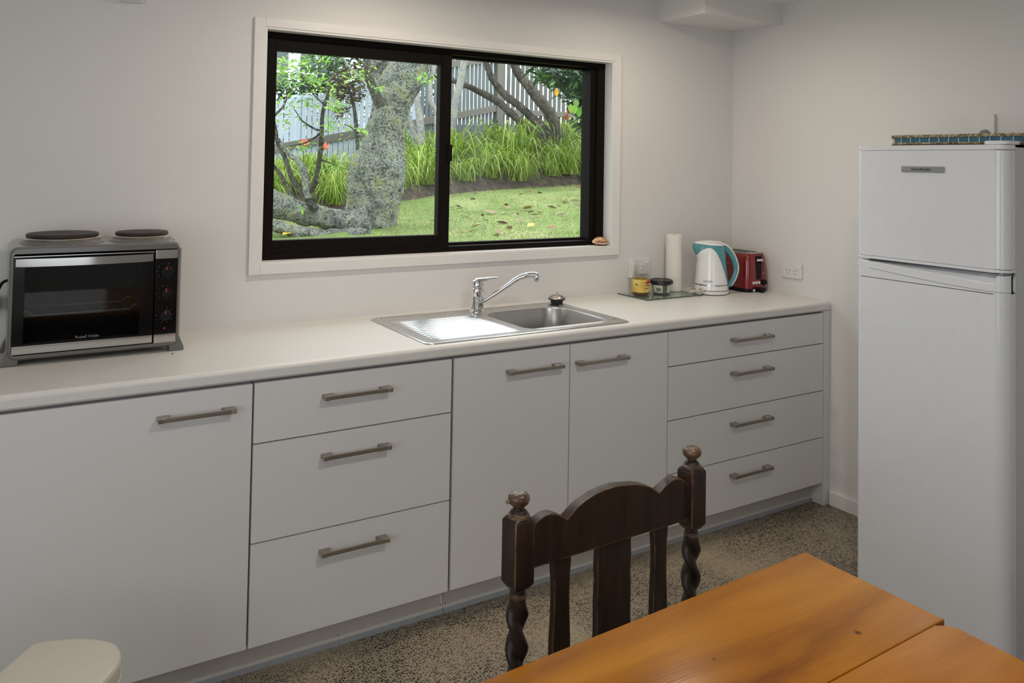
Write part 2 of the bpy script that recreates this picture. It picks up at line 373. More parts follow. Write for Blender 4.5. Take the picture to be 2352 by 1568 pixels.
# ------------------------------------------------------------------ worktop, cabinets
WT, WB, WY = .9, .861, -.6
wxl, wxr = -3.75, -.0005
bx0, bx1, by0, by1 = -1.565, -1.195, -.53, -.155      # sink cut-out
def prof_strip(bm, x0, x1):
    pr = [(-.50, WB), (WY+.006, WB), (WY, WB+.006)]
    for k in range(7):
        a = radians(180-90*k/6); pr.append((WY+.014+.014*cos(a), WT-.014+.014*sin(a)))
    pr.append((-.54, WT)); pr.append((-.5, WT))
    prism(bm, [(x0, y, z) for y, z in pr], (x1-x0, 0, 0))
bm = NB(); prof_strip(bm, wxl, wxr-.012)
box(bm, wxl, wxr, -.1, 0, WB, WT); box(bm, wxl, -1.98, -.5, -.1, WB, WT); box(bm, -1.15, wxr-.012, -.5, -.1, WB, WT)
prism(bm, [(wxr-.012, y, z) for y, z in [(-.1, WB), (-.594, WB), (-.594, WT-.012), (-.586, WT), (-.1, WT)]], (.012, 0, 0))
obj('worktop', bm, MT['worktop'], label='pale beige laminate kitchen worktop under the window', cat='worktop')
DY, DT, DB = -.5904, .8526, .0993
def handle(par, x0, x1, z):
    t = (MT['nickel'])
    bm = NB(); box(bm, x0+.004, x1-.004, -.624, -.617, z-.006, z+.006, .001)
    for a, s in ((x0, 1), (x1, -1)):
        p = [(a, DY), (a, -.6248), (a+s*.012, -.6248), (a+s*.03, -.612), (a+s*.034, DY)]
        prism(bm, [(px, py, z-.0065) for px, py in p], (0, 0, .013), .0008, 1)
    obj('handle', bm, t, par)
def front(t, nm, x0, x1, z0, z1, hx0, hx1, hz, g=.0019):
    d = obj(nm, B(x0+g, x1-g, DY, DY+.018, z0+g, z1-g, .0012), MT['cab'], t)
    handle(d, hx0, hx1, hz); return d
def carcass(t, x0, x1):
    bm = NB(); box(bm, x0+.001, x1-.001, DY+.021, -.02, DB+.004, WB-.001)
    obj('body', bm, MT['carcass'], t, smooth=0)
g0, g1, g2, g3, g4, g5 = -2.5586, -1.9113, -1.4388, -.9692, -.0427, -.0169
t = thing('base_cabinet', (-2.88, -.3, 0), 'white single-door base cabinet under the bench oven', 'cabinet', group='white base cabinets')
carcass(t, -3.215, g0-.001); front(t, 'door', -3.215, g0-.001, DB, DT, -2.818, -2.613, .789)
t = thing('drawer_cabinet', (-2.235, -.3, 0), 'white base cabinet with three wide drawers, left of the sink doors', 'cabinet', group='white base cabinets')
carcass(t, g0, g1-.002)
for z0, z1, hz in ((.6771, DT, .788), (.3936, .6771, .611), (DB, .3936, .328)): front(t, 'drawer', g0+.001, g1-.0035, z0, z1, -2.355, -2.139, hz)
t = thing('sink_cabinet', (-1.44, -.3, 0), 'white two-door base cabinet under the sink', 'cabinet', group='white base cabinets')
bm = NB(); box(bm, g1, g3-.001, DY+.021, DY+.036, DB+.004, WB-.001); box(bm, g1, g1+.016, DY+.036, -.02, DB+.004, WB-.001); box(bm, g3-.017, g3-.001, DY+.036, -.02, DB+.004, WB-.001); box(bm, g1+.016, g3-.017, DY+.036, -.02, DB+.004, DB+.02)
obj('body', bm, MT['carcass'], t, smooth=0)
front(t, 'door', g1+.002, g2, DB, DT, -1.709, -1.485, .785); front(t, 'door', g2, g3, DB, DT, -1.417, -1.188, .783)
t = thing('drawer_cabinet', (-.506, -.3, 0), 'white base cabinet with four drawers, beside the fridge wall', 'cabinet', group='white base cabinets')
carcass(t, g3, g4)
for z0, z1, hz in ((.716, DT, .788), (.5072, .716, .652), (.3011, .5072, .446), (DB, .3011, .239)): front(t, 'drawer', g3, g4-.001, z0, z1, -.630, -.402, hz)
obj('end_panel', B(g4+.0005, -.0005, DY, -.02, 0, WB-.001, .001), MT['cab'], label='white end panel closing the cabinet run at the wall', cat='panel')
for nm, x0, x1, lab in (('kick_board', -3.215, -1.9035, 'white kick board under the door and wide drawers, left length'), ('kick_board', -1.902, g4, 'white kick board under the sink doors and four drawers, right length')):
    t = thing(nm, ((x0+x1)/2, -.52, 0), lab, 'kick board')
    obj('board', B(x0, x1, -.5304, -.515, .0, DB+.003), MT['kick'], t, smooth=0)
    obj('seal_strip', B(x0, x1-.001, -.535, -.5304, 0, .016, .001), MT['seal'], t, label='grey sealing strip along the floor')
    bm = NB()
    for sx in ((-2.265, -1.912) if x0 < -3 else (-1.894,)):
        for sz in (.03, .075): lathe(bm, [(.002, 0), (.002, .001)], (sx, -.5304, sz), 8, Matrix.Rotation(pi/2, 4, 'X'))
    obj('nail', bm, MT['ink'], t, kind='stuff')

# ------------------------------------------------------------------ sink, tap, strainer
sk = thing('sink', (-1.57, -.32, WT), 'stainless steel inset sink with ribbed drainboard', 'sink')
ox0, ox1, oy0, oy1 = -2.0, -1.138, -.572, -.072
def loop(bm, x0, x1, y0, y1, r, z, n=8): return [bm.verts.new((x, y, z)) for x, y in rrect(x0, x1, y0, y1, r, n)]
def bridge(bm, a, b):
    n = len(a)
    for i in range(n): bm.faces.new((a[i], a[(i+1) % n], b[(i+1) % n], b[i]))
bm = NB()
Ls = [loop(bm, ox0, ox1, oy0, oy1, .03, WT+.0005), loop(bm, ox0+.001, ox1-.001, oy0+.001, oy1-.001, .03, WT+.003), loop(bm, ox0+.006, ox1-.006, oy0+.006, oy1-.006, .026, WT+.005),
      loop(bm, ox0+.016, ox1-.016, oy0+.016, oy1-.016, .02, WT+.003), loop(bm, -1.572, -1.188, -.537, -.148, .085, WT+.003), loop(bm, bx0, bx1, by0, by1, .08, WT+.001)]
for a, b in zip(Ls, Ls[1:]): bridge(bm, a, b)
obj('rim', bm, MT['steel'], sk, smooth=50)
bm = NB(); Ls = []
for ins, z, r in ((0, .001, .08), (.003, -.004, .078), (.006, -.08, .075), (.010, -.125, .072), (.020, -.150, .065), (.045, -.160, .045), (.12, -.165, .04)):
    Ls.append(loop(bm, bx0+ins, bx1-ins, by0+ins, by1-ins, r, WT+z))
for a, b in zip(Ls, Ls[1:]): bridge(bm, a, b)
bm.faces.new(Ls[-1]); obj('bowl', bm, MT['bowl'], sk, smooth=60)
obj('waste', lathe(NB(), [(.001, 0), (.04, 0), (.044, .003), (.03, .004), (.02, -.001), (.001, -.001)], (-1.38, -.34, WT-.163), 24, cap=False), MT['chrome'], sk)
bm = NB(); nr, ncol = 14, 130; x0, x1, y0, y1 = -1.952, -1.605, -.528, -.158; rows = []
for j in range(ncol+1):
    v = j/ncol; y = y0+(y1-y0)*v; xr = x1 - .035*max(0, 1-v*1.6) if False else x1 + .0*v; row = []
    for i in range(25):
        u = i/24; x = x0+(xr-x0)*u
        edge = min(1, min(u, 1-u)*14)*min(1, min(v, 1-v)*16)
        z = WT+.0032 + edge*(.0036*(.5-.5*cos(2*pi*v*nr)) + .0002)
        row.append(bm.verts.new((x, y, z)))
    rows.append(row)
for a, b in zip(rows, rows[1:]):
    for i in range(24): bm.faces.new((a[i], a[i+1], b[i+1], b[i]))
obj('drainboard', bm, MT['steel_bright'], sk, smooth=80)
bm = NB(); prism(bm, [(x, y, WT+.003) for x, y in rrect(-1.178, -1.156, -.50, -.14, .010)], (0, 0, .003), .0015)
obj('drip_bead', bm, MT['steel'], sk)
for p in ((-1.97, -.10), (-1.53, -.10)): obj('clip', lathe(NB(), [(.004, 0), (.003, .002), (.001, .003)], (*p, WT+.003), 10), MT['steel'], sk)

tx, ty, tz = -1.563, -.128, WT+.003
tp = thing('mixer_tap', (tx, ty, tz), 'chrome single-lever mixer tap with a long raised spout', 'tap')
obj('tap_base', lathe(NB(), [(.031, 0), (.031, .004), (.027, .010), (.025, .014)], (tx, ty, tz), 28), MT['chrome'], tp)
obj('tap_body', lathe(NB(), [(.024, .012), (.0268, .03), (.0268, .048), (.0262, .049), (.0268, .05), (.0268, .090), (.0245, .094), (.023, .096), (.024, .098), (.0255, .100), (.0255, .112), (.023, .121), (.012, .127)], (tx, ty, tz), 32), MT['chrome'], tp)
sp = spline([(tx+.012, ty-.004, tz+.034), (tx+.05, ty-.025, tz+.062), (tx+.10, ty-.058, tz+.103), (tx+.135, ty-.082, tz+.133), (tx+.165, ty-.102, tz+.147), (tx+.192, ty-.118, tz+.150), (tx+.205, ty-.126, tz+.147)], 5)
s = obj('spout', tube(NB(), sp, lerpl([.0075, .0085, .009, .0105, .012, .012, .010], 5), 14), MT['chrome'], tp)
e = Vector(sp[-3]); obj('aerator', lathe(NB(), [(.011, 0), (.012, -.004), (.012, -.018), (.0105, -.020), (.0105, -.024)], (e.x, e.y, e.z), 20), MT['chrome'], s)
lv = spline([(tx-.022, ty, tz+.121), (tx-.005, ty-.005, tz+.127), (tx+.025, ty-.012, tz+.129), (tx+.055, ty-.018, tz+.133), (tx+.082, ty-.024, tz+.133)], 5)
obj('lever', tube(NB(), lv, lerpl([.010, .018, .016, .010, .006], 5), 14, sx=.55, sy=1.15, upv=Vector((0, 0, 1))), MT['chrome'], tp)
bm = NB(); c = (-1.165, -.112, WT+.005)
st = thing('sink_strainer', c, 'chrome and black sink strainer plug on the back corner of the sink', 'strainer')
obj('basket', lathe(NB(), [(.024, 0), (.026, .003), (.026, .012), (.034, .015), (.037, .019), (.034, .023), (.030, .025)], c, 28), MT['rubber'], st)
obj('dome', lathe(NB(), [(.036, .019), (.034, .025), (.026, .031), (.024, .033), (.010, .037), (.001, .038)], c, 36, rf=lambda r, z, a: r*(1+.03*cos(12*a)*(1 if .02 < z < .032 else 0))), MT['nickel'], st)
obj('stem', lathe(NB(), [(.003, .036), (.003, .046), (.0042, .047), (.0042, .056), (.003, .058)], c, 12), MT['chrome'], st)

# ------------------------------------------------------------------ bench oven with two hotplates
ov = thing('bench_oven', (-2.938, -.15, WT), 'grey bench oven with two hotplates on the worktop', 'oven')
oX0, oX1, oZ0, oZ1, oF, oK = -3.168, -2.708, .915, 1.236, -.285, -.02
bm = NB()
out = rrect(oX0, oX1, oZ0, oZ1, .022, 6); inn = rrect(oX0+.011, oX1-.012, oZ0+.015, oZ1-.020, .006, 6)
def lp(pts, y): return [bm.verts.new((x, y, z)) for x, z in pts]
L0 = lp(out, oK); L1 = lp(out, oF+.02); L2 = lp([(x+(.003 if x < -2.9 else -.003)*0, z) for x, z in rrect(oX0+.001, oX1-.001, oZ0+.001, oZ1-.001, .022, 6)], oF+.006)
L3 = lp(rrect(oX0+.006, oX1-.006, oZ0+.006, oZ1-.006, .018, 6), oF); L4 = lp(inn, oF); L5 = lp(inn, oF+.03)
for a, b in ((L0, L1), (L1, L2), (L2, L3), (L3, L4), (L4, L5)): bridge(bm, a, b)
bm.faces.new(L0); obj('shell', bm, MT['ovengrey'], ov)
bm = NB(); cx0, cx1, cz0, cz1 = -3.13, -2.82, .955, 1.185
box(bm, cx0-.004, cx0, -.26, -.06, cz0, cz1); box(bm, cx1, cx1+.004, -.26, -.06, cz0, cz1); box(bm, cx0, cx1, -.064, -.06, cz0, cz1); box(bm, cx0, cx1, -.26, -.06, cz0-.004, cz0); box(bm, cx0, cx1, -.26, -.06, cz1, cz1+.004)
for k in range(3): box(bm, cx0, cx1, -.2+k*.05, -.19+k*.05, cz0, cz0+.008)
obj('cavity', bm, MT['cavity'], ov, smooth=0)
bm = NB()
for y in (-.245, -.085):
    tube(bm, [(cx0+.004, y, 1.046), (cx0+.014, y, 1.046), (cx0+.026, y, 1.034), (cx1-.030, y, 1.034), (cx1-.018, y, 1.046), (cx1-.006, y, 1.046)], .0022, 6)
for k in range(9): tube(bm, [(cx0+.035+k*.03, -.245, 1.034), (cx0+.035+k*.03, -.085, 1.034)], .0009, 5)
obj('rack', bm, MT['white'], ov)
d = obj('oven_door', (lambda bm: (box(bm, -3.156, -3.128, oF-.002, oF+.012, .934, 1.208, .001), box(bm, -2.826, -2.788, oF-.002, oF+.012, .934, 1.208, .001), box(bm, -3.128, -2.826, oF-.002, oF+.012, .934, .962, .001), box(bm, -3.128, -2.826, oF-.002, oF+.012, 1.178, 1.208, .001), bm)[-1])(NB()), MT['blackglass'], ov)
obj('door_glass', B(-3.128, -2.826, oF+.001, oF+.005, .962, 1.178), MT['ovenglass'], d, smooth=0)
obj('door_trim', B(-3.1555, -2.789, oF-.006, oF-.002, .934, .957, .001), MT['polished'], d, label='steel strip along the bottom of the door')
obj('door_edge', B(-3.156, -2.788, oF-.006, oF+.004, 1.2065, 1.2105, .001), MT['polished'], d)
bm = NB(); n = 16; A = []
for k in range(n+1):
    u = k/n; A.append((-3.152+.359*u, oF-.014-.016*sin(pi*u)))
for y0_, sgn in ((0, 1),):
    pts = [(x, y, 0) for x, y in A] + [(x, y+.006, 0) for x, y in A[::-1]]
prism(bm, [(x, y, 1.181) for x, y, _ in pts], (0, 0, .0225), .001, 1)
box(bm, -3.15, -3.138, oF-.012, oF, 1.186, 1.199); box(bm, -2.807, -2.795, oF-.012, oF, 1.186, 1.199)
obj('door_handle', bm, MT['polished'], d, label='curved steel bar handle')
text('lettering', 'Russell Hobbs', .011, frame_m((-2.965, oF-.0005, .969), (1, 0, 0), (0, -1, 0)), MT['greyink'], d)
p = obj('control_panel', B(-2.7845, -2.7215, oF-.003, oF+.012, .931, 1.213, .001), MT['blackglass'], ov)
obj('panel_trim', B(-2.7845, -2.7215, oF-.006, oF-.003, 1.1865, 1.2135, .001), MT['polished'], p); obj('panel_trim', B(-2.7845, -2.7215, oF-.006, oF-.003, .931, .957, .001), MT['polished'], p)
for kz in (1.148, 1.082, 1.015):
    r = .0195 if kz != 1.082 else .016
    k = obj('knob', lathe(NB(), [(r, 0), (r, .004), (r*.9, .014), (r*.8, .017), (.002, .017)], (-2.7545, oF-.003, kz), 28, Matrix.Rotation(pi/2, 4, 'X')), MT['black'], p)
    obj('pointer', B(-2.7565, -2.7525, oF-.0215, oF-.018, kz+.005, kz+.015, .0008), MT['red'], k)
    bm = NB()
    for a in range(0, 360, 36):
        if a in (90,): continue
        ca, sa = cos(radians(a)), sin(radians(a)); box(bm, -2.7545+ca*(r+.0045)-.0012, -2.7545+ca*(r+.0045)+.0012, oF-.0036, oF-.003, kz+sa*(r+.0045)-.0006, kz+sa*(r+.0045)+.0006)
    obj('dial_mark', bm, MT['greyink'], p, smooth=0, kind='stuff')
obj('indicator_lamp', lathe(NB(), [(.003, 0), (.002, .002)], (-2.7545, oF-.003, .974), 12, Matrix.Rotation(pi/2, 4, 'X')), MT['red'], p)
for cx, cy, r in ((-3.028, -.150, .0985), (-2.808, -.165, .077)):
    h = obj('hotplate_surround', lathe(NB(), [(r+.022, oZ1-.004), (r+.020, oZ1+.001), (r+.012, oZ1+.005), (r+.007, oZ1+.012), (r-.01, oZ1+.013)], (cx, cy, 0), 56), MT['ovengrey'], ov)
    obj('hotplate_ring', lathe(NB(), [(r+.008, oZ1+.010), (r+.009, oZ1+.013), (r+.003, oZ1+.017), (r-.01, oZ1+.017)], (cx, cy, 0), 56), MT['hotring'], h)
    obj('hotplate', lathe(NB(), [(r-.004, oZ1+.014), (r, oZ1+.019), (r, oZ1+.024), (r-.003, oZ1+.0265), (.03, oZ1+.0265), (.028, oZ1+.0255), (.001, oZ1+.0255)], (cx, cy, 0), 56), MT['hotplate'], h)
for sx, bx in ((-1, oX0), (1, oX1)):
    for yy in (oF+.004, -.075):
        bm = NB(); x_in = bx - sx*.03; x_o = bx + sx*.014
        pp = [(x_in, WT), (x_o, WT), (x_o-sx*.001, WT+.012), (bx+sx*.003, WT+.035), (bx-sx*.002, WT+.05), (bx-sx*.006, WT+.05), (x_in, WT+.018)]
        prism(bm, [(a, yy, b_) for a, b_ in pp], (0, .045, 0), .003, 2); obj('foot', bm, MT['ovengrey'], ov)
bm = NB(); tube(bm, spline([(-3.17, -.06, 1.115), (-3.182, -.10, 1.112), (-3.192, -.12, 1.09), (-3.196, -.11, 1.06), (-3.19, -.08, 1.045), (-3.195, -.03, 1.04), (-3.21, -.012, 1.04)], 6), .0045, 8)
obj('power_cord', bm, MT['black'], ov)
bm = NB(); box(bm, -3.225, -3.187, -.055, -.008, 1.02, 1.062, .006)
obj('plug', bm, MT['black'], ov)
obj('crumb', lathe(NB(), [(.0005, 0), (.0022, .001), (.0018, .003), (.0004, .0035)], (-2.735, -.325, WT), 7), MT['ink'], label='tiny dark crumb on the worktop by the oven foot', cat='crumb')

# ------------------------------------------------------------------ small things at the right end of the worktop
gb = thing('glass_board', (-.595, -.125, WT), 'clear green-tinted glass board under the coffee jar', 'board')
obj('glass_plate', B(-.757, -.434, -.226, -.018, WT+.003, WT+.0075), MT['boardglass'], gb, smooth=0)
bm = NB(); box(bm, -.758, -.433, -.2275, -.226, WT+.003, WT+.0075); box(bm, -.7585, -.757, -.226, -.018, WT+.003, WT+.0075); box(bm, -.434, -.4325, -.226, -.018, WT+.003, WT+.0075)
obj('polished_edge', bm, MT['boardedge'], gb, smooth=0)
for p in ((-.74, -.21), (-.45, -.21), (-.74, -.04), (-.45, -.04)): obj('rubber_foot', lathe(NB(), [(.006, 0), (.006, .003)], (*p, WT), 12), MT['white'], gb)
ZB = WT+.0076
# coffee jar
c = Vector((-.690, -.100, ZB)); R = .0405
jar = thing('coffee_jar', c, 'glass coffee jar with a yellow label and glass lid', 'jar')
obj('jar_body', lathe(NB(), [(.001, .001), (R-.005, 0), (R, .006), (R, .075), (R-.003, .084), (R-.010, .092), (R-.011, .096)], c, 36, cap=False), MT['jarglass'], jar)
obj('coffee', lathe(NB(), [(.001, .003), (R-.005, .003), (R-.003, .008), (R-.003, .013), (.001, .015)], c, 28), MT['coffee'], jar)
lb = obj('label', lathe(NB(), [(R+.0006, .014), (R+.0006, .072)], c, 48, cap=False), MT['yellow'], jar)
to_cam = (CAM-c); a0 = math.atan2(to_cam.y, to_cam.x)
def on_cyl(ctr, r, da, z): return Vector((ctr.x+r*cos(a0+da), ctr.y+r*sin(a0+da), ctr.z+z))
def patch(ctr, r, da0, da1, z0, z1, n=8):
    bm = NB(); A = [bm.verts.new(on_cyl(ctr, r, da0+(da1-da0)*k/n, z0)) for k in range(n+1)]; Bv = [bm.verts.new(on_cyl(ctr, r, da0+(da1-da0)*k/n, z1)) for k in range(n+1)]
    for k in range(n): bm.faces.new((A[k], A[k+1], Bv[k+1], Bv[k]))
    return bm
obj('red_patch', patch(c, R+.001, .52, 1.25, .044, .062), MT['labelred'], lb)
obj('red_patch', patch(c, R+.001, .75, 1.1, .062, .069), MT['labelred'], lb)
obj('brown_print', patch(c, R+.001, -.62, -.32, .045, .054), MT['labelbrown'], lb)
obj('brown_print', patch(c, R+.001, .45, .95, .030, .036), MT['labelbrown'], lb)
pd = on_cyl(c, R+.0016, .74, .051); nd = Vector((cos(a0+.74), sin(a0+.74), 0))
text('lettering', 'NESCAFÉ', .009, frame_m(pd, (-nd.y, nd.x, 0), nd), MT['white'], lb, sx=.8)
obj('jar_lid', lathe(NB(), [(.0305, .094), (.034, .097), (.034, .104), (.0315, .107), (.033, .112), (.034, .124), (.030, .129), (.001, .130)], c, 36, cap=False), MT['jarglass'], jar)
# tub
c = Vector((-.577, -.112, ZB)); R = .047
tub = thing('dip_tub', c, 'small round clear tub with a black lid', 'tub')
obj('tub_body', lathe(NB(), [(.001, .001), (R-.010, 0), (R-.006, .004), (R, .046), (R+.002, .048)], c, 40, cap=False), MT['tubclear'], tub)
obj('contents', lathe(NB(), [(.001, .002), (R-.012, .002), (R-.0025, .04), (.001, .042)], c, 32), MT['tubgrey'], tub)
obj('tub_lid', lathe(NB(), [(R+.002, .046), (R+.0075, .047), (R+.007, .058), (R+.003, .0635), (R-.003, .064), (R-.005, .0615), (.001, .0615)], c, 48), MT['lidblack'], tub)
def cone_patch(da0, da1, z0, z1, e, n=8):
    f = lambda z: R-.006+.006*(z-.004)/.042+e
    bm = NB(); A = [bm.verts.new(on_cyl(c, f(z0), da0+(da1-da0)*k/n, z0)) for k in range(n+1)]; Q = [bm.verts.new(on_cyl(c, f(z1), da0+(da1-da0)*k/n, z1)) for k in range(n+1)]
    for k in range(n): bm.faces.new((A[k], A[k+1], Q[k+1], Q[k]))
    return bm
obj('label', cone_patch(-.95, .12, .008, .042, .0006), MT['cremelabel'], tub); obj('label', cone_patch(.62, 1.2, .008, .042, .0006), MT['cremelabel'], tub)
bm = NB()
for k in range(9):
    a = -.52+k*.055; q_ = cone_patch(a, a+(.03 if k % 3 else .042), .013, .030, .0011, 1); me = bpy.data.meshes.new('t'); q_.to_mesh(me); q_.free(); bm.from_mesh(me)
obj('barcode', bm, MT['ink'], tub, kind='stuff')
# paper towel
c = Vector((-.456, -.066, ZB)); 
pt = thing('paper_towel_roll', c, 'white paper towel roll standing on end', 'paper towel')
obj('paper', lathe(NB(), [(.019, .001), (.038, 0), (.0392, .003), (.0392, .261), (.038, .2635), (.021, .2635), (.019, .262)], c, 48, cap=False), MT['paper'], pt)
obj('core', lathe(NB(), [(.0192, 0), (.0192, .262), (.0178, .262), (.0178, 0)], c, 32, cap=False), MT['card'], pt)

# kettle (spout to local -x)
kc = Vector((-.327, -.182, WT))
ke = thing('kettle', kc, 'white and teal jug kettle on its round base', 'kettle', rz=radians(-29))
def K(name, bm, mat, par=None, **k): return obj(name, bm, mat, par or ke, local=True, **k)
K('power_base', lathe(NB(), [(.074, .003), (.079, .004), (.081, .010), (.0805, .018), (.077, .0205), (.07, .0205)], n=56), MT['white'])
K('base_foot', lathe(NB(), [(.068, 0), (.072, 0), (.072, .004), (.068, .004)], n=40), MT['rubber'])
def rad(z): return .0800 - .020*(z-.02)/.22 - .004*max(0, (z-.16)/.08)**2
def rf(z, a):
    r = rad(z); s = max(0, -cos(a)); k = max(0, min(1, (z-.15)/.075)); k = k*k*(3-2*k)
    return r + .031*k*s**6
def ztop(a): return .228 + .006*max(0, -cos(a))**2 - .004*max(0, cos(a))
def zb(a):
    u = cos(a)
    P_ = [(-1, .180), (-.85, .203), (-.6, .2155), (-.35, .217), (-.1, .208), (.15, .188), (.4, .152), (.62, .106), (.8, .06), (.9, .035), (1, .030)]
    for (u0, z0), (u1, z1) in zip(P_, P_[1:]):
        if u <= u1:
            i = P_.index((u0, z0)); t = (u-u0)/(u1-u0); pa = P_[i-1][1] if i else z0; pb = P_[i+2][1] if i+2 < len(P_) else z1
            return .5*(2*z0+(z1-pa)*t+(2*pa-5*z0+4*z1-pb)*t*t+(3*z0-pa-3*z1+pb)*t**3)
    return .03
def shell(zlo, zhi, n=180, m=24, off=0):
    bm = NB(); G = []
    for j in range(m+1):
        row = []
        for i in range(n):
            a = 2*pi*i/n; z = zlo(a)+(zhi(a)-zlo(a))*j/m; r = rf(z, a)+off
            row.append(bm.verts.new((r*cos(a), r*sin(a), z)))
        G.append(row)
    for p, q_ in zip(G, G[1:]):
        for i in range(n): bm.faces.new((p[i], p[(i+1) % n], q_[(i+1) % n], q_[i]))
    return bm
K('kettle_body', shell(lambda a: .0215, lambda a: max(zb(a), .027)), MT['white_gloss'], smooth=50)
K('upper_shell', shell(lambda a: max(zb(a), .027), ztop), MT['teal'], smooth=50, label='teal spout and shoulder')
K('silver_band', shell(lambda a: .043, lambda a: .049, m=1, off=.0006), MT['silver'])
K('base_groove', lathe(NB(), [(.0812, .0205), (.0815, .0215), (.0805, .0225)], n=48, cap=False), MT['greyink'])
bm = NB(); n = 48; G = []
for k in range(7):
    f = k/6; row = []
    for i in range(n):
        a = 2*pi*i/n; r0 = rf(ztop(a), a)+.001; r = r0*(1-f)*.999+.0005; row.append(bm.verts.new((r*cos(a), r*sin(a), ztop(a)+.014*math.sqrt(max(0, 1-(1-f)**2))+.001)))
    G.append(row)
for p, q_ in zip(G, G[1:]):
    for i in range(n): bm.faces.new((p[i], p[(i+1) % n], q_[(i+1) % n], q_[i]))
bm.faces.new(G[-1]); K('kettle_lid', bm, MT['white_gloss'], smooth=60)
hp = spline([(.020, 0, .226), (.058, 0, .215), (.092, 0, .185), (.112, 0, .145), (.117, 0, .112), (.108, 0, .076), (.092, 0, .050), (.079, 0, .034)], 5)
K('handle', tube(NB(), hp, lerpl([.013, .0135, .012, .0115, .0105, .010, .010, .010], 5), 14, sx=1.0, sy=1.1, upv=Vector((0, 1, 0))), MT['teal'])
hq = spline([(-.01, 0, .243), (.040, 0, .238), (.082, 0, .216), (.110, 0, .178), (.125, 0, .135), (.1255, 0, .105), (.114, 0, .068), (.094, 0, .036)], 5)
K('handle_strip', tube(NB(), hq, lerpl([.008, .010, .010, .009, .008, .0075, .007, .006], 5), 12, sx=1.7, sy=.62, upv=Vector((0, 1, 0))), MT['white_gloss'], label='white outer strip of the handle')
K('lid_button', B(.045, .058, -.005, .005, .236, .245, .002), MT['silver'])
kt = ke.matrix_basis
ta = radians(-118); rr = rf(.064, ta)+.0012; nl = Vector((cos(ta), sin(ta), 0)); m4 = kt @ frame_m((rr*cos(ta), rr*sin(ta), .066), (-sin(ta), cos(ta), 0), nl)
text('lettering', 'cascade', .0145, m4, MT['greyink'], ke)
# ivory plug lying in front of the kettle
c = Vector((-.425, -.205, WT+.0235)); 
pg = thing('plug', (c.x, c.y, WT), 'ivory three-pin plug lying against the kettle base', 'plug')
mm = Matrix.Translation(c) @ Matrix.Rotation(radians(-35), 4, 'Z') @ Matrix.Rotation(radians(98), 4, 'X')
obj('plug_body', lathe(NB(), [(.010, -.022), (.013, -.018), (.016, -.006), (.0185, 0), (.0185, .006), (.017, .008)], (0, 0, 0), 24, mm), MT['ivory'], pg)
for a in (90, 210, 330):
    a = radians(a); box_bm = NB(); box(box_bm, -.003, .003, -.001, .001, .006, .022, m=mm @ Matrix.Translation((.009*cos(a), .009*sin(a), 0)) @ Matrix.Rotation(a+pi/2, 4, 'Z')); obj('pin', box_bm, MT['nickel'], pg)
obj('cord', tube(NB(), spline([c+Vector((-.012, .016, .0)), c+Vector((-.026, .035, -.012)), c+Vector((-.006, .055, -.0195)), c+Vector((.03, .06, -.0195))], 5), .0035, 8), MT['ivory'], pg)

# toaster
tc_ = Vector((-.088, -.138, WT))
to = thing('toaster', tc_, 'red two-slot toaster in the corner behind the kettle', 'toaster', rz=radians(-2))
def TT(name, bm, mat, par=None, **k): return obj(name, bm, mat, par or to, local=True, **k)
bm = NB(); hw, hl = .070, .118; Ls = []
for z, ins, r in ((.018, 0, .030), (.02, -.001, .03), (.09, .001, .03), (.150, .004, .028), (.172, .007, .028), (.182, .012, .024)):
    Ls.append([bm.verts.new((x, y, z)) for x, y in rrect(-hw+ins, hw-ins, -hl+ins, hl-ins, r, 8)])
for a, b in zip(Ls, Ls[1:]): bridge(bm, a, b)
bm.faces.new(Ls[0][::-1]); bm.faces.new(Ls[-1]); TT('toaster_body', bm, MT['toaster'])
bm = NB(); prism(bm, [(x, y, 0) for x, y in rrect(-hw+.002, hw-.002, -hl+.002, hl-.002, .03, 8)], (0, 0, .0185), .002); TT('toaster_base', bm, MT['black'])
top = TT('top_plate', prism(NB(), [(x, y, .182) for x, y in rrect(-hw+.014, hw-.014, -hl+.016, hl-.016, .018, 6)], (0, 0, .0035), .0012), MT['polished'], label='polished steel top with bread slots')
for sx in (-.024, .024): TT('bread_slot', B(sx-.013, sx+.013, -.075, .075, .1845, .1862), MT['gapdark'], top, smooth=0)
yF = -hl+.001
TT('lever_slot', B(-.012, .022, yF-.0015, yF+.004, .060, .172, .001), MT['black'])
TT('lever', B(-.011, .021, yF-.012, yF-.001, .148, .157, .002), MT['white'], label='pale lever tab')
for i, bx_ in enumerate((-.030, -.012, .006)): TT('button', lathe(NB(), [(.0068, 0), (.0068, .003), (.006, .004), (.001, .004)], (bx_, yF-.0005, .045), 18, Matrix.Rotation(pi/2, 4, 'X')), MT['white'])
TT('browning_dial', lathe(NB(), [(.013, 0), (.013, .008), (.011, .016), (.001, .016)], (.034, yF, .046), 24, Matrix.Rotation(pi/2, 4, 'X')), MT['black'])
kt2 = to.matrix_basis
text('lettering', 'Breville', .017, kt2 @ frame_m((-hw-.0012, -.012, .128), (0, -1, 0), (-1, 0, 0)), MT['redprint'], to)
TT('maker_patch', B(-.032, -.018, yF-.0012, yF, .004, .014), MT['white'], smooth=0); TT('maker_patch', B(-.030, -.020, yF-.0012, yF, .019, .022), MT['white'], smooth=0)
for zz in (.085, .145): TT('slider_mark', B(.0325, .0345, yF-.0008, yF+.002, zz, zz+.007), MT['ivory'], smooth=0)
mm = Matrix.Translation((.002, yF-.020, .0125)) @ Matrix.Rotation(pi/2, 4, 'X')
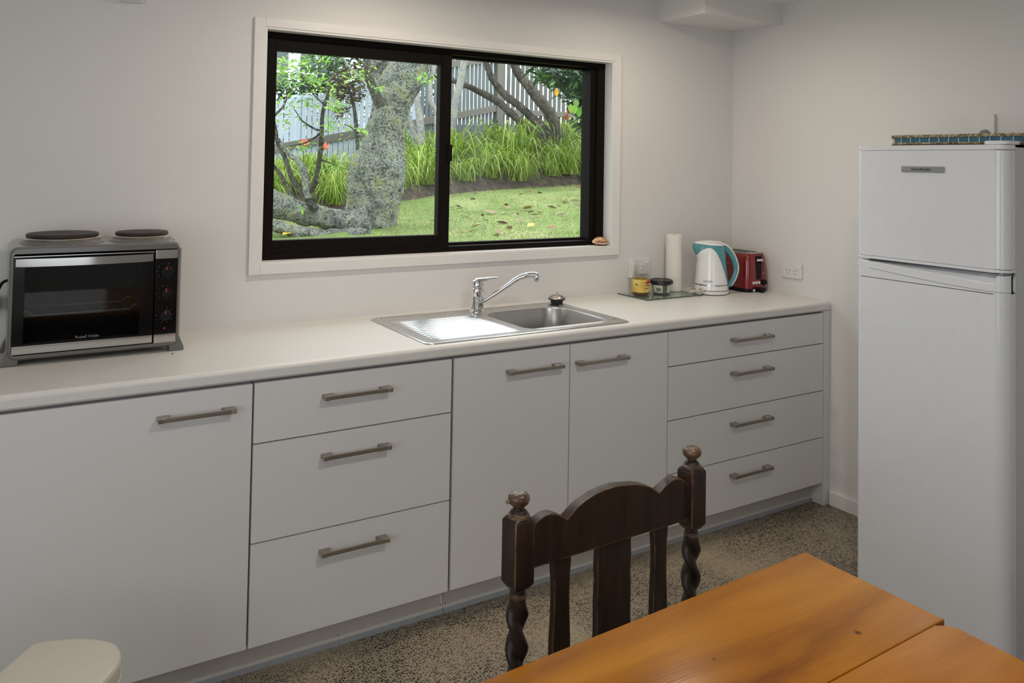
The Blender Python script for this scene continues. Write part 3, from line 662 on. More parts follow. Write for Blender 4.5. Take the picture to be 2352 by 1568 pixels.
TT('plug', (lambda bm: (lathe(bm, [(.009, -.018), (.0135, -.012), (.0135, .010), (.011, .012)], (0, 0, .0), 20, mm), bm)[-1])(NB()), MT['black'], label='black plug lying at the toaster foot')
TT('cord', tube(NB(), spline([(.002, yF-.004, .0125), (.02, yF-.006, .012), (.042, yF-.008, .010), (.050, yF+.02, .006), (.066, yF+.05, .006)], 5), .0055, 8), MT['black'])

# outlets
def outlet(loc, rz, label, simple=False):
    t = thing('power_outlet', loc, label, 'outlet', rz=rz)
    q_ = obj('cover_plate', prism(NB(), [(x, -.009, z) for x, z in rrect(-.0585, .0585, -.035, .035, .004, 4)], (0, .009, 0), .0015), MT['outlet'], t, local=True)
    for s in (-1, 1):
        obj('rocker_switch', B(s*.043-.009, s*.043+.009, -.0125, -.009, .014, .025, .001), MT['white'], t, local=True)
        for a, dx, dz in ((28, -.0085, .004), (-28, .0085, .004), (0, 0, -.012)):
            bm = box(NB(), -.0012, .0012, -.0094, -.0088, -.004, .004, m=Matrix.Translation((s*.021+dx, 0, dz-.004)) @ Matrix.Rotation(radians(a), 4, 'Y')); obj('socket_slot', bm, MT['outletdark'], q_, local=True, smooth=0)
    return t
outlet((-.0003, -.384, 1.013), -pi/2, 'white double power outlet on the fridge-side wall')
t = outlet((-.617, -.0003, 1.020), 0, 'white double power outlet on the window wall behind the jar')
obj('plug_adaptor', B(-.068, -.050, -.034, -.0005, -.048, .022, .003), MT['outlet'], t, local=True, label='white adaptor plugged in at the edge')
t = thing('isolator_switch', (-.0003, -1.285, 1.655), 'white switch plate on the wall above the fridge', 'switch', rz=-pi/2)
obj('cover_plate', prism(NB(), [(x, -.010, z) for x, z in rrect(-.036, .036, -.058, .058, .004, 4)], (0, .010, 0), .0015), MT['outlet'], t, local=True)
obj('rocker', lathe(NB(), [(.022, 0), (.021, .005), (.018, .007)], (0, -.010, -.022), 24, Matrix.Rotation(pi/2, 4, 'X')), MT['greyink'], t, local=True)
t = thing('wall_sensor', (-2.84, -.0002, 2.014), 'small white sensor box high on the wall, cut by the photo top', 'sensor')
obj('sensor_body', B(-2.872, -2.806, -.034, -.0002, 2.016, 2.14, .006), MT['white'], t); obj('sensor_base', B(-2.876, -2.802, -.012, -.0002, 2.012, 2.144, .004), MT['outlet'], t)

# shell on the sill
sh = thing('seashell', (-.838, .012, wz0+.006), 'small orange-brown seashell on the window sill', 'shell')
bm = NB(); G = []; n = 20
for k in range(19):
    u = k/18; x = -.042+.084*u; r = .021*math.sin(pi*min(1, u*.93+.04))**.75*(1+.12*u) + .0015; row = []
    for i in range(n):
        a = 2*pi*i/n; nz = 1+.06*sin(u*38); row.append(bm.verts.new((x-.838, .014+r*1.0*cos(a)*nz, wz0+.006+.018+r*.82*sin(a)*nz+.002*sin(u*5))))
    G.append(row)
for p, q_ in zip(G, G[1:]):
    for i in range(n): bm.faces.new((p[i], p[(i+1) % n], q_[(i+1) % n], q_[i]))
bm.faces.new(G[0][::-1]); bm.faces.new(G[-1]); obj('shell_body', bm, MT['shell'], sh, smooth=60)
lipc = [(-.876, -.001, wz0+.021), (-.862, -.0085, wz0+.0185), (-.842, -.0115, wz0+.0165), (-.822, -.0105, wz0+.017), (-.808, -.006, wz0+.019)]
obj('shell_lip', tube(NB(), spline(lipc, 5), lerpl([.0015, .003, .0035, .0035, .002], 5), 8), MT['shellpale'], sh)
obj('shell_opening', tube(NB(), spline([(x, y+.003, z+.0045) for x, y, z in lipc], 5), lerpl([.001, .0025, .0032, .003, .001], 5), 8), MT['shelldark'], sh)

# ------------------------------------------------------------------ fridge
fr = thing('fridge', (-.34, -1.455, 0), 'white two-door fridge freezer against the right wall', 'fridge')
FX, fy0, fy1, FT = -.65, -1.692, -1.192, 1.577
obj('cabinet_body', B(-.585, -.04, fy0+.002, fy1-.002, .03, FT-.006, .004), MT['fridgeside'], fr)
for p in ((-.55, fy0+.05), (-.55, fy1-.05), (-.09, fy0+.05), (-.09, fy1-.05)): obj('foot', lathe(NB(), [(.018, 0), (.018, .03)], (*p, 0), 12), MT['black'], fr)
obj('door_gasket', B(-.592, -.584, fy0+.008, fy1-.008, .06, FT-.012), MT['gapdark'], fr, smooth=0)
def fdoor_outline(ins=0, n=8):
    pts = [(-.592, fy1-ins)]; r = .014
    for k in range(n+1):
        a = radians(90+90*k/n); pts.append((FX+ins+r+r*cos(a), fy1-ins-r+r*sin(a)))
    r = .034
    for k in range(n+1):
        a = radians(180+90*k/n); pts.append((FX+ins+r+r*cos(a), fy0+ins+r+r*sin(a)))
    pts.append((-.592, fy0+ins)); return pts
def fd(name, z0, z1, mat, par, ins=0, bev=.002, **k): return obj(name, prism(NB(), [(x, y, z0) for x, y in fdoor_outline(ins)], (0, 0, z1-z0), bev), mat, par, **k)
fz = fd('freezer_door', 1.2015, FT-.0165, MT['fridge'], fr)
fd('door_cap', FT-.0155, FT, MT['fridgetrim'], fz, -.0008, .003)
fd('door_cap', 1.191, 1.2005, MT['fridgetrim'], fz, -.0012, .002)
fdn = fd('fridge_door', .055, 1.128, MT['fridge'], fr)
# handle band along the top of the fridge door: top edge dips to the right into a finger scoop, lower edge curves
bm = NB(); F = []; n = 40
outl = fdoor_outline(-.0008, 10)[1:-1]
def ylen(y): return (fy1-y)/(fy1-fy0)
cols_ = []
dense = []
for a, b in zip(outl, outl[1:]):
    m_ = max(1, int(math.hypot(b[0]-a[0], b[1]-a[1])/.015)); dense += [(a[0]+(b[0]-a[0])*k/m_, a[1]+(b[1]-a[1])*k/m_) for k in range(m_)]
dense.append(outl[-1])
ZT = 1.183
for x, y in dense:
    u = ylen(y); low = 1.164 - .030*sin(min(1, u)*pi/2)**1.0
    dip = .028*max(0, min(1, (u-.02)/.86))**1.2*(1 if u < .93 else max(0, 1-(u-.93)/.02))
    cols_.append([bm.verts.new((x, y, low)), bm.verts.new((x, y, ZT-dip-.001)), bm.verts.new((x+.001, y, ZT-dip)), bm.verts.new((-.618, y, ZT+.001)), bm.verts.new((-.592, y, ZT+.001)), bm.verts.new((-.592, y, low))])
for a, b in zip(cols_, cols_[1:]):
    for i in range(5): bm.faces.new((a[i], b[i], b[i+1], a[i+1]))
obj('handle_band', bm, MT['fridgetrim'], fdn, label='curved finger-pull band along the top of the lower door')
cols_ = []; bm = NB()
for x, y in [(x, y) for x, y in fdoor_outline(0, 10)[1:-1]]: pass
dense2 = []
ol = fdoor_outline(0, 10)[1:-1]
for a, b in zip(ol, ol[1:]):
    m_ = max(1, int(math.hypot(b[0]-a[0], b[1]-a[1])/.015)); dense2 += [(a[0]+(b[0]-a[0])*k/m_, a[1]+(b[1]-a[1])*k/m_) for k in range(m_)]
dense2.append(ol[-1])
for x, y in dense2:
    u = ylen(y); low = 1.1628 - .030*sin(min(1, u)*pi/2); cols_.append([bm.verts.new((x, y, 1.126)), bm.verts.new((x, y, low))])
for a, b in zip(cols_, cols_[1:]): bm.faces.new((a[0], b[0], b[1], a[1]))
obj('door_top_skin', bm, MT['fridge'], fdn)
obj('hinge', (lambda bm: (box(bm, -.645, -.60, fy0+.008, fy0+.06, 1.185, 1.1885, .001), lathe(bm, [(.005, 0), (.005, .012)], (-.63, fy0+.02, 1.18), 12), bm)[-1])(NB()), MT['silver'], fr)
obj('hinge_cover', (lambda bm: (prism(bm, [(x, y, FT+.001) for x, y in rrect(-.638, -.45, fy0-.001, fy0+.075, .02, 5)], (0, 0, .011), .002), bm)[-1])(NB()), MT['fridgetrim'], fr)
bd = obj('badge', prism(NB(), [(FX-.0032, y, z) for y, z in rrect(-1.507, -1.359, 1.4885, 1.5085, .0025, 4)], (.0035, 0, 0), .0012), MT['badge'], fz)
text('lettering', 'Fisher&Paykel', .0125, frame_m((FX-.0036, -1.427, 1.4985), (0, -1, 0), (-1, 0, 0)), MT['ink'], bd, sx=.95, shear=.25)

# woven tray on the fridge
q = N('plaited_straw'); q.b.inputs['Roughness'].default_value = .8
a = q.tex('ShaderNodeTexNoise', 70); q.col(q.ramp(a.outputs['Fac'], [(.3, (.10, .075, .035)), (.5, (.30, .24, .14)), (.7, (.52, .45, .31))]).outputs[0]); MT['straw'] = q.m
MT['bluefabric'] = plain('blue_woven_strip', (.032, .13, .19), .7, bump=(200, .4, .003))
MT['cream_thread'] = plain('cream_thread', (.62, .58, .48), .8)
tr = thing('woven_tray', (-.36, -1.48, FT), 'woven straw tray with a blue band lying on the fridge', 'tray')
tx0, tx1, ty0, ty1 = -.585, -.12, -1.705, -1.262
path = [Vector((x, y, 0)) for x, y in rrect(tx0, tx1, ty0, ty1, .055, 8)]; path.append(path[0])
def resample(P, step):
    out = []; acc = 0
    for a, b in zip(P, P[1:]):
        L = (b-a).length; s = acc
        while s < L: out.append(a+(b-a)*(s/L)); s += step
        acc = s-L
    return out
def rope(z, rad_, out_off, turns_step, strands=2, rr=.005):
    bm = NB(); pts = resample(path, .004); pts.append(pts[0]); n = len(pts)
    ctr = Vector(((tx0+tx1)/2, (ty0+ty1)/2, 0))
    for s in range(strands):
        P = []
        for i, p in enumerate(pts):
            t = (pts[(i+1) % (n-1)]-pts[i-1 if i else n-2]).normalized(); o = Vector((t.y, -t.x, 0)); a = 2*pi*(i*.004/turns_step + s/strands)
            P.append(p + o*(rad_*cos(a)+out_off) + Vector((0, 0, z+rad_*sin(a))))
        tube(bm, P, rr, 6, cap=False)
    return bm
obj('rim', rope(FT+.0315, .0026, .003, .026, 2, .0034), MT['straw'], tr, label='thick twisted straw rim')
obj('lower_rope', rope(FT+.0075, .0022, 0, .02, 2, .0028), MT['straw'], tr)
bm = NB(); P = resample(path, .01); P.append(P[0])
va = [bm.verts.new(p+Vector((0, 0, FT+.008))) for p in P]; vb = [bm.verts.new(p+Vector((0, 0, FT+.028))) for p in P]
for i in range(len(P)-1): bm.faces.new((va[i], va[i+1], vb[i+1], vb[i]))
obj('blue_band', bm, MT['bluefabric'], tr, label='blue woven band round the side')
bm = NB(); ctr = Vector(((tx0+tx1)/2, (ty0+ty1)/2, 0))
PS = resample(path, .033)
for i, p in enumerate(PS):
    t = (PS[(i+1) % len(PS)]-PS[i-1]).normalized(); o = Vector((t.y, -t.x, 0)); box(bm, -.001, .001, -.001, .001, FT+.006, FT+.028, m=Matrix.Translation(p+o*.0015))
obj('stitch', bm, MT['cream_thread'], tr, kind='stuff')
obj('tray_bottom', prism(NB(), [(x, y, FT+.0005) for x, y in rrect(tx0-.006, tx1, ty0, ty1+.006, .055, 8)], (0, 0, .004)), MT['tableunder'], tr)

# ------------------------------------------------------------------ table
tb = thing('dining_table', TAB_O, 'orange-brown varnished pine dining table with a drop leaf', 'table')
TZ = .75
top = [(-1.846, -1.936), (-1.846, -2.2125), (-3.30, -2.275), (-3.30, -2.000)]
top = [(-1.846, -1.934), (-1.843, -2.2125), (-3.2, -2.2585), (-3.2, -1.996)]
obj('tabletop', prism(NB(), [(x, y, TZ-.022) for x, y in top], (0, 0, .022), .0025), MT['table'], tb)
c0 = (-1.846, -2.2135); pl_ = []
for k in range(9):
    a = radians(90-90*k/8); pl_.append((-1.872+.024*cos(a), -2.2378+.024*sin(a)))
leafp = pl_ + [(-1.850, -2.75)] + [(-3.2, -2.80), (-3.2, -2.2598)]
obj('leaf', prism(NB(), [(x, y, TZ-.024) for x, y in leafp], (0, 0, .022), .004), MT['leaf_board'], tb, label='paler pine table leaf')
bm = NB(); box(bm, -3.1, -1.93, -2.03, -2.01, TZ-.12, TZ-.0225); box(bm, -3.1, -1.93, -2.66, -2.64, TZ-.12, TZ-.0245); box(bm, -1.95, -1.93, -2.64, -2.03, TZ-.12, TZ-.0245); box(bm, -3.1, -3.08, -2.64, -2.03, TZ-.12, TZ-.0245)
obj('apron', bm, MT['tableunder'], tb)
for x, y in ((-1.95, -2.05), (-1.95, -2.62), (-3.08, -2.05), (-3.08, -2.62)): obj('leg', lathe(NB(), [(.02, 0), (.024, .02), (.028, .5), (.034, .55), (.034, TZ-.025)], (x, y, 0), 20), MT['table'], tb)

# ------------------------------------------------------------------ chair
chr_ = thing('dining_chair', (-2.168, -1.7375, 0), 'dark oak barley-twist dining chair at the pine table', 'chair', rz=radians(3.4))
def CH(name, bm, mat=None, par=None, **k): return obj(name, bm, mat or MT['oak'], par or chr_, local=True, **k)
def twist(bm, x, y, z0, z1, r0=.0156, amp=.0054, pitch=.124, hand=1, n=24):
    m_ = max(8, int((z1-z0)/.004)); G = []
    for j in range(m_+1):
        z = z0+(z1-z0)*j/m_; e = min(1, min(j, m_-j)/8); row = []
        for i in range(n):
            a = 2*pi*i/n; r = r0+amp*e*cos(2*(a-hand*2*pi*z/pitch)/1); row.append(bm.verts.new((x+r*cos(a), y+r*sin(a), z)))
        G.append(row)
    for p, q_ in zip(G, G[1:]):
        for i in range(n): bm.faces.new((p[i], p[(i+1) % n], q_[(i+1) % n], q_[i]))
    bm.faces.new(G[0][::-1]); bm.faces.new(G[-1]); return bm
def block(bm, x, y, z0, z1, h=.0215, ch=.012):
    Ls = []
    for z, hh in ((z0, h*.62), (z0+ch, h), (z1-ch*.7, h), (z1, h*.72)):
        Ls.append([bm.verts.new((x+a*hh, y+b_*hh, z)) for a, b_ in ((1, 1), (-1, 1), (-1, -1), (1, -1))])
    for a, b_ in zip(Ls, Ls[1:]): bridge(bm, a, b_)
    bm.faces.new(Ls[0][::-1]); bm.faces.new(Ls[-1])
    bmesh.ops.bevel(bm, geom=[e for e in bm.edges], offset=.0012, segments=1, affect='EDGES', clamp_overlap=True); return bm
PX = .2245
for s in (-1, 1):
    bm = block(NB(), s*PX, 0, .737, .866)
    me = bpy.data.meshes.new('t'); bm.to_mesh(me); bm.free(); bm = NB(); bm.from_mesh(me)
    lathe(bm, [(.0135, .722), (.016, .726), (.0135, .730), (.014, .738)], (s*PX, 0, 0), 24)
    twist(bm, s*PX, 0, .47, .724, hand=-1); box(bm, s*PX-.02, s*PX+.02, -.02, .02, .40, .472, .003); twist(bm, s*PX, 0, .12, .40, hand=-1); box(bm, s*PX-.02, s*PX+.02, -.02, .02, 0, .12, .003)
    post = CH('back_post', bm, smooth=35)
    CH('finial_neck', lathe(NB(), [(.0205, .864), (.0198, .868), (.0165, .870), (.0152, .874), (.0105, .878), (.0085, .882)], (s*PX, 0, 0), 28), None, post)
    CH('finial', lathe(NB(), [(.0085, .880), (.0125, .8835), (.0175, .888), (.0200, .8945), (.0192, .9005), (.0155, .9045), (.010, .9062), (.004, .9055), (.001, .9052)], (s*PX, 0, 0), 28), MT['oakworn'], post, label='worn lighter knob finial')
    if s < 0: CH('screw', lathe(NB(), [(.0012, 0), (.0012, .006), (.004, .006), (.004, .0075)], (-PX-.0185, 0, .8945), 10, Matrix.Rotation(-pi/2, 4, 'Y')), MT['nickel'], post)
rp = [(-.205, .836), (-.196, .846), (-.186, .8525), (-.172, .8575), (-.158, .8575), (-.145, .8535), (-.133, .847), (-.1195, .8375),
      (-.112, .845), (-.098, .854), (-.078, .8625), (-.055, .869), (-.028, .873), (0, .8745)]
full = rp + [(-x, z-.003) for x, z in rp[-2::-1]]
poly = [(x, -.011, z) for x, z in full] + [(.205, -.011, .762), (-.205, -.011, .769)]
CH('top_rail', prism(NB(), poly, (0, .022, 0), .0012, 1), smooth=30)
def slat(x, w0, wv):
    L_ = [(.775, w0), (.755, w0*.96), (.73, wv), (.70, wv*.96), (.66, wv), (.62, w0*.97), (.56, w0), (.50, w0)]
    pts = [(x-w_/2, -.007, z) for z, w_ in L_] + [(x+w_/2, -.007, z) for z, w_ in L_[::-1]]
    return prism(NB(), pts, (0, .014, 0), .001, 1)
CH('slat', slat(-.127, .042, .036)); CH('slat', slat(.003, .088, .087)); CH('slat', slat(.1285, .040, .034))
CH('lower_rail', B(-.206, .206, -.011, .011, .488, .53, .002))
CH('seat', B(-.21, .21, -.40, -.005, .425, .452, .008))
CH('seat_frame', (lambda bm: (box(bm, -.2, .2, -.38, -.36, .37, .425), box(bm, -.2, .2, -.035, -.021, .37, .425), box(bm, -.2, -.18, -.36, -.035, .37, .425), box(bm, .18, .2, -.36, -.035, .37, .425), bm)[-1])(NB()))
for s in (-1, 1):
    bm = NB(); box(bm, s*.19-.02, s*.19+.02, -.395, -.355, .36, .426, .003); twist(bm, s*.19, -.375, .12, .36, hand=-1); box(bm, s*.19-.02, s*.19+.02, -.395, -.355, 0, .12, .003); CH('front_leg', bm)
    CH('stretcher', B(s*.205-.008, s*.205+.008, -.36, -.02, .08, .10, .002))

# ------------------------------------------------------------------ bin
bn = thing('waste_bin', (-3.104, -.877, 0), 'cream plastic waste bin at the lower left corner', 'bin', rz=radians(-36.9))
BZ = .42
o_ = [(.004, -.002), (.018, -.010), (.045, -.0175), (.068, -.0245), (.09, -.029), (.113, -.031), (.134, -.030), (.155, -.0265), (.174, -.021), (.190, -.0115), (.203, .001), (.214, .016), (.223, .033), (.229, .05), (.233, .075), (.234, .11), (.234, .30), (.225, .335), (.2, .35), (.03, .35), (.008, .335), (0, .3), (0, .01)]
cen = Vector((.117, .155))
def ring(bm, k, z, sub=0): return [bm.verts.new((cen.x+(x-cen.x)*k, -(cen.y+(v-cen.y)*k), z)) for x, v in o_]
bm = NB(); LL = [ring(bm, .985, BZ-.047), ring(bm, 1.006, BZ-.046), ring(bm, 1.012, BZ-.043), ring(bm, 1.006, BZ-.0405), ring(bm, .996, BZ-.040), ring(bm, 1.0, BZ-.014), ring(bm, .988, BZ-.005), ring(bm, .96, BZ-.0008), ring(bm, .92, BZ), ring(bm, .4, BZ+.001)]
for a, b_ in zip(LL, LL[1:]): bridge(bm, a, b_)
bm.faces.new(LL[-1]); bm.faces.new(LL[0][::-1]); obj('lid', bm, MT['cream'], bn, local=True, smooth=60)
bm = NB(); LL = [ring(bm, .80, 0), ring(bm, .82, .006), ring(bm, .955, BZ-.062), ring(bm, .985, BZ-.060), ring(bm, .985, BZ-.054)]
for a, b_ in zip(LL, LL[1:]): bridge(bm, a, b_)
bm.faces.new(LL[0][::-1]); bm.faces.new(LL[-1]); obj('bin_body', bm, MT['creamdark'], bn, local=True, smooth=50)

# ================================================================== garden outside the window
q = N('lawn_turf'); q.b.inputs['Roughness'].default_value = .9
a = q.tex('ShaderNodeTexNoise', 1.6); a.inputs['Detail'].default_value = 6; b2 = q.tex('ShaderNodeTexNoise', 45); b2.inputs['Detail'].default_value = 4
c = q.ramp(a.outputs['Fac'], [(.32, (.13, .19, .035)), (.5, (.21, .28, .07)), (.68, (.34, .36, .15))]).outputs[0]
c = q.mix(.7, c, q.ramp(b2.outputs['Fac'], [(.3, (.55, .6, .5)), (.65, (1.2, 1.15, 1.1))]).outputs[0], 'MULTIPLY'); q.col(c); q.bump(b2.outputs['Fac'], .6, .03); MT['lawn'] = q.m
q = N('garden_soil'); q.b.inputs['Roughness'].default_value = .95
a = q.tex('ShaderNodeTexNoise', 12); a.inputs['Detail'].default_value = 8; q.col(q.ramp(a.outputs['Fac'], [(.3, (.035, .025, .018)), (.55, (.085, .062, .045)), (.75, (.15, .115, .085))]).outputs[0]); q.bump(a.outputs['Fac'], .8, .05); MT['soil'] = q.m
def leafmat(name, cols, rough=.45, trans=.25):
    q = N(name); q.b.inputs['Roughness'].default_value = rough
    ge = q.n('ShaderNodeNewGeometry'); oi = q.n('ShaderNodeObjectInfo'); ad = q.n('ShaderNodeMath', operation='ADD'); fr_ = q.n('ShaderNodeMath', operation='FRACT')
    q.l(ge.outputs['Random Per Island'], ad.inputs[0]); q.l(oi.outputs['Random'], ad.inputs[1]); q.l(ad.outputs[0], fr_.inputs[0])
    r = q.ramp(fr_.outputs[0], [(i/(len(cols)-1), cc) for i, cc in enumerate(cols)]); q.col(r.outputs[0])
    tl = q.n('ShaderNodeBsdfTranslucent'); q.l(r.outputs[0], tl.inputs[0]); mx = q.n('ShaderNodeMixShader'); mx.inputs[0].default_value = trans
    q.l(q.b.outputs[0], mx.inputs[1]); q.l(tl.outputs[0], mx.inputs[2]); q.l(mx.outputs[0], q.t.nodes['Material Output'].inputs[0]); return q.m
MT['blade'] = leafmat('daylily_leaf', [(.10, .19, .015), (.20, .32, .02), (.32, .43, .035), (.22, .33, .035), (.50, .54, .15)], .4, .35)
MT['grass'] = leafmat('grass_blade', [(.15, .21, .035), (.25, .32, .08), (.36, .40, .16), (.44, .40, .23)], .7, .2)
MT['brightleaf'] = leafmat('bright_green_leaf', [(.13, .30, .05), (.22, .44, .06), (.34, .56, .09), (.45, .62, .16), (.10, .24, .10)], .4, .4)
MT['darkleaf'] = leafmat('dark_green_leaf', [(.012, .03, .014), (.02, .055, .02), (.04, .09, .03), (.06, .11, .07)], .4, .15)
MT['midleaf'] = leafmat('mid_green_leaf', [(.03, .08, .02), (.06, .15, .03), (.10, .22, .05)], .45, .25)
MT['dryleaf'] = leafmat('dry_brown_foliage', [(.05, .045, .025), (.10, .08, .045), (.13, .13, .06), (.16, .10, .06)], .7, .15)
MT['deadleaf'] = leafmat('fallen_leaf', [(.16, .06, .025), (.28, .13, .06), (.36, .22, .13), (.10, .045, .025), (.40, .27, .17)], .6, .1)
MT['yellowleaf'] = plain('yellow_leaf', (.70, .48, .06), .5)
MT['orangeleaf'] = plain('orange_leaf', (.75, .34, .01), .5)
MT['petal'] = plain('orange_petal', (.75, .18, .07), .5)
def bark(name, dark, mid, lich, amt, sc=16, bs=1.0):
    q = N(name); q.b.inputs['Roughness'].default_value = .9
    a = q.tex('ShaderNodeTexNoise', sc, stretch=(1, 1, .35)); a.inputs['Detail'].default_value = 8; l_ = q.tex('ShaderNodeTexNoise', sc*2.3); l_.inputs['Detail'].default_value = 10; l_.inputs['Roughness'].default_value = .72
    v = q.tex('ShaderNodeTexNoise', sc*.35)
    c = q.ramp(a.outputs['Fac'], [(.35, dark), (.6, mid), (.8, tuple(x*1.5 for x in mid))]).outputs[0]
    ad = q.n('ShaderNodeMath', operation='MULTIPLY_ADD'); q.l(v.outputs['Fac'], ad.inputs[0]); ad.inputs[1].default_value = .2; q.l(l_.outputs['Fac'], ad.inputs[2])
    f = q.ramp(ad.outputs[0], [(.655-amt*.2, (0, 0, 0)), (.70-amt*.2, (1, 1, 1))]).outputs[0]
    lc = q.ramp(v.outputs['Fac'], [(.35, tuple(x*.8 for x in lich)), (.55, lich), (.7, (lich[0]*1.02, lich[1]*.95, lich[2]*.55))]).outputs[0]
    c = q.mix(f, c, lc); q.col(c); q.bump(ad.outputs[0], 1.0, .03*bs); return q.m
MT['lichen'] = bark('lichen_bark', (.07, .065, .055), (.32, .305, .28), (.68, .72, .60), .44, 30, 2.2)
MT['twig'] = bark('brown_twig_bark', (.05, .04, .03), (.13, .11, .08), (.30, .33, .25), .15, 30)
MT['darktwig'] = bark('dark_twig_bark', (.03, .025, .02), (.08, .07, .055), (.22, .25, .19), .12, 30)
MT['palebark'] = bark('pale_grey_bark', (.26, .25, .24), (.42, .41, .39), (.50, .50, .46), .3, 14)
MT['brownbark'] = bark('rough_brown_bark', (.035, .028, .022), (.095, .08, .06), (.19, .17, .13), .1, 12)
MT['picketwhite'] = plain('pale_painted_picket', (.50, .57, .62), .7, bump=(25, .2, .004))
MT['picketgrey'] = plain('weathered_backlit_picket', (.13, .135, .12), .8, bump=(25, .3, .004))  # weathered grey, with the backlit shade deepened into the colour
MT['picketshaded'] = plain('shaded_picket', (.155, .18, .178), .8, bump=(25, .3, .004))  # same pale fence, its shaded right end darkened in the colour
MT['rail'] = plain('weathered_rail', (.18, .165, .135), .85, bump=(18, .4, .006))
MT['housewhite'] = plain('white_weatherboard', (.82, .85, .86), .6)
MT['housepane'] = plain('dark_house_pane', (.06, .075, .085), .1, coat=.5)
MT['foundation'] = plain('concrete_foundation', (.3, .3, .29), .9)

EDGE = [(-30, 3.5), (-6, 3.75), (-1.26, 3.93), (-.66, 4.02), (.3, 4.61), (.8, 4.98), (1.46, 5.2), (2.15, 5.35), (3.05, 5.38), (9, 5.5), (40, 6)]
def lin(T, x):
    for (a, b_), (c_, d_) in zip(T, T[1:]):
        if x <= c_: return b_+(d_-b_)*max(0, (x-a))/(c_-a)
    return T[-1][1]
def yedge(x): return lin(EDGE, x)
def plane(x, y): return .912+.0406*max(-6, min(8, x))+.0378*y
KB = [(-10, .03), (0, .03), (1, .06), (3.5, .17), (10, .17)]
def bankz(x, y):
    t = y-yedge(x); z = plane(x, min(y, 10))
    if t > 0:
        s = min(1, t/.3); z += .11*s*s*(3-2*s) + lin(KB, x)*min(t, 3.6)
    return z
def ground(x, y): return bankz(x, y) if y > yedge(x) else plane(x, y)
V = []; F = []; nx, ny = 90, 40
for j in range(ny+1):
    for i in range(nx+1):
        x = -9+20*i/nx; y = .14+(yedge(x)+.02+.05*noise.noise(Vector((x*3, 0, 0)))-.14)*j/ny; V.append((x, y, plane(x, y)+.012*noise.noise(Vector((x*1.2, y*1.2, 0)))))
for j in range(ny):
    for i in range(nx): k = j*(nx+1)+i; F.append((k, k+1, k+nx+2, k+nx+1))
obj('lawn', (V, F), MT['lawn'], smooth=80, kind='structure', center=False, label='sloping mown lawn outside the window')
V = []; F = []
for j in range(41):
    for i in range(nx+1):
        x = -9+20*i/nx; t = (j/40)**1.6*16-.15; y = yedge(x)+t; V.append((x, y, bankz(x, y)-(.03 if t < .02 else 0)+.02*noise.noise(Vector((x*4, y*4, 3)))))
for j in range(40):
    for i in range(nx): k = j*(nx+1)+i; F.append((k, k+1, k+nx+2, k+nx+1))
obj('garden_bank_ground', (V, F), MT['soil'], smooth=80, kind='structure', center=False, label='brown soil bank behind the lawn')
obj('foundation_ground', B(-9, 11, .131, .16, -.1, .93), MT['foundation'], smooth=0, kind='structure')
# mown grass blades
V = []; F = []; rg = random.Random(3)
def add_blade(x, y, h, wd):
    z = plane(x, y); a = rg.uniform(0, 6.3); dx, dy = cos(a)*wd, sin(a)*wd; lx, ly = rg.gauss(0, h*.5), rg.gauss(0, h*.5); k = len(V)
    V.extend([(x-dx, y-dy, z), (x+dx, y+dy, z), (x+lx, y+ly, z+h)]); F.append((k, k+1, k+2))
for _ in range(46000):
    d = 5.2+5.6*rg.random()**1.1; px = rg.uniform(520, 1440); p = CAM + (FWD + RT*((px-1176)/1906))*d
    if .5 < p.y < yedge(p.x)+.03: add_blade(p.x, p.y, rg.uniform(.007, .02), rg.uniform(.002, .004))
obj('lawn_grass', (V, F), MT['grass'], smooth=0, kind='stuff', label='short green grass of the lawn', cat='grass')

# leaf shapes ------------------------------------------------------
def leaf_mesh(name, mat, L=1, wd=.4, droop=.15):
    v = [(0, 0, 0)]; f = []
    prof = [(.2, .55), (.45, 1), (.7, .8), (.9, .35)]
    for t, ww in prof:
        z = -droop*t*t
        v += [(L*t, -wd*ww*.5, z+.08*ww*wd), (L*t, 0, z), (L*t, wd*ww*.5, z+.08*ww*wd)]
    v.append((L, 0, -droop))
    f += [(0, 1, 2), (0, 2, 3)]
    for k in range(3):
        a = 1+k*3; f += [(a, a+3, a+4, a+1), (a+1, a+4, a+5, a+2)]
    f += [(10, 13, 11), (11, 13, 12)]
    me = bpy.data.meshes.new(name); me.from_pydata(v, [], f); me.update(); me.materials.append(mat)
    for p in me.polygons: p.use_smooth = True
    return me
def rand_rot(r, up=.5):
    from mathutils import Euler
    return Euler((r.uniform(-.7, .7), r.uniform(-.6, .7), r.uniform(0, 6.28)))
def foliage(pts, size, mat_name, name, parent, r, cat=None, **k):
    V = []; F = []; base = leaf_mesh('t', MT[mat_name], 1, .42, .2); bv = [v.co.copy() for v in base.vertices]; bf = [tuple(p.vertices) for p in base.polygons]
    for p in pts:
        m_ = Matrix.Translation(p) @ rand_rot(r).to_matrix().to_4x4() @ Matrix.Scale(size*r.uniform(.6, 1.25), 4); o = len(V)
        V += [m_ @ v for v in bv]; F += [tuple(i+o for i in f) for f in bf]
    return obj(name, (V, F), MT[mat_name], parent, smooth=0, kind='stuff', **k)
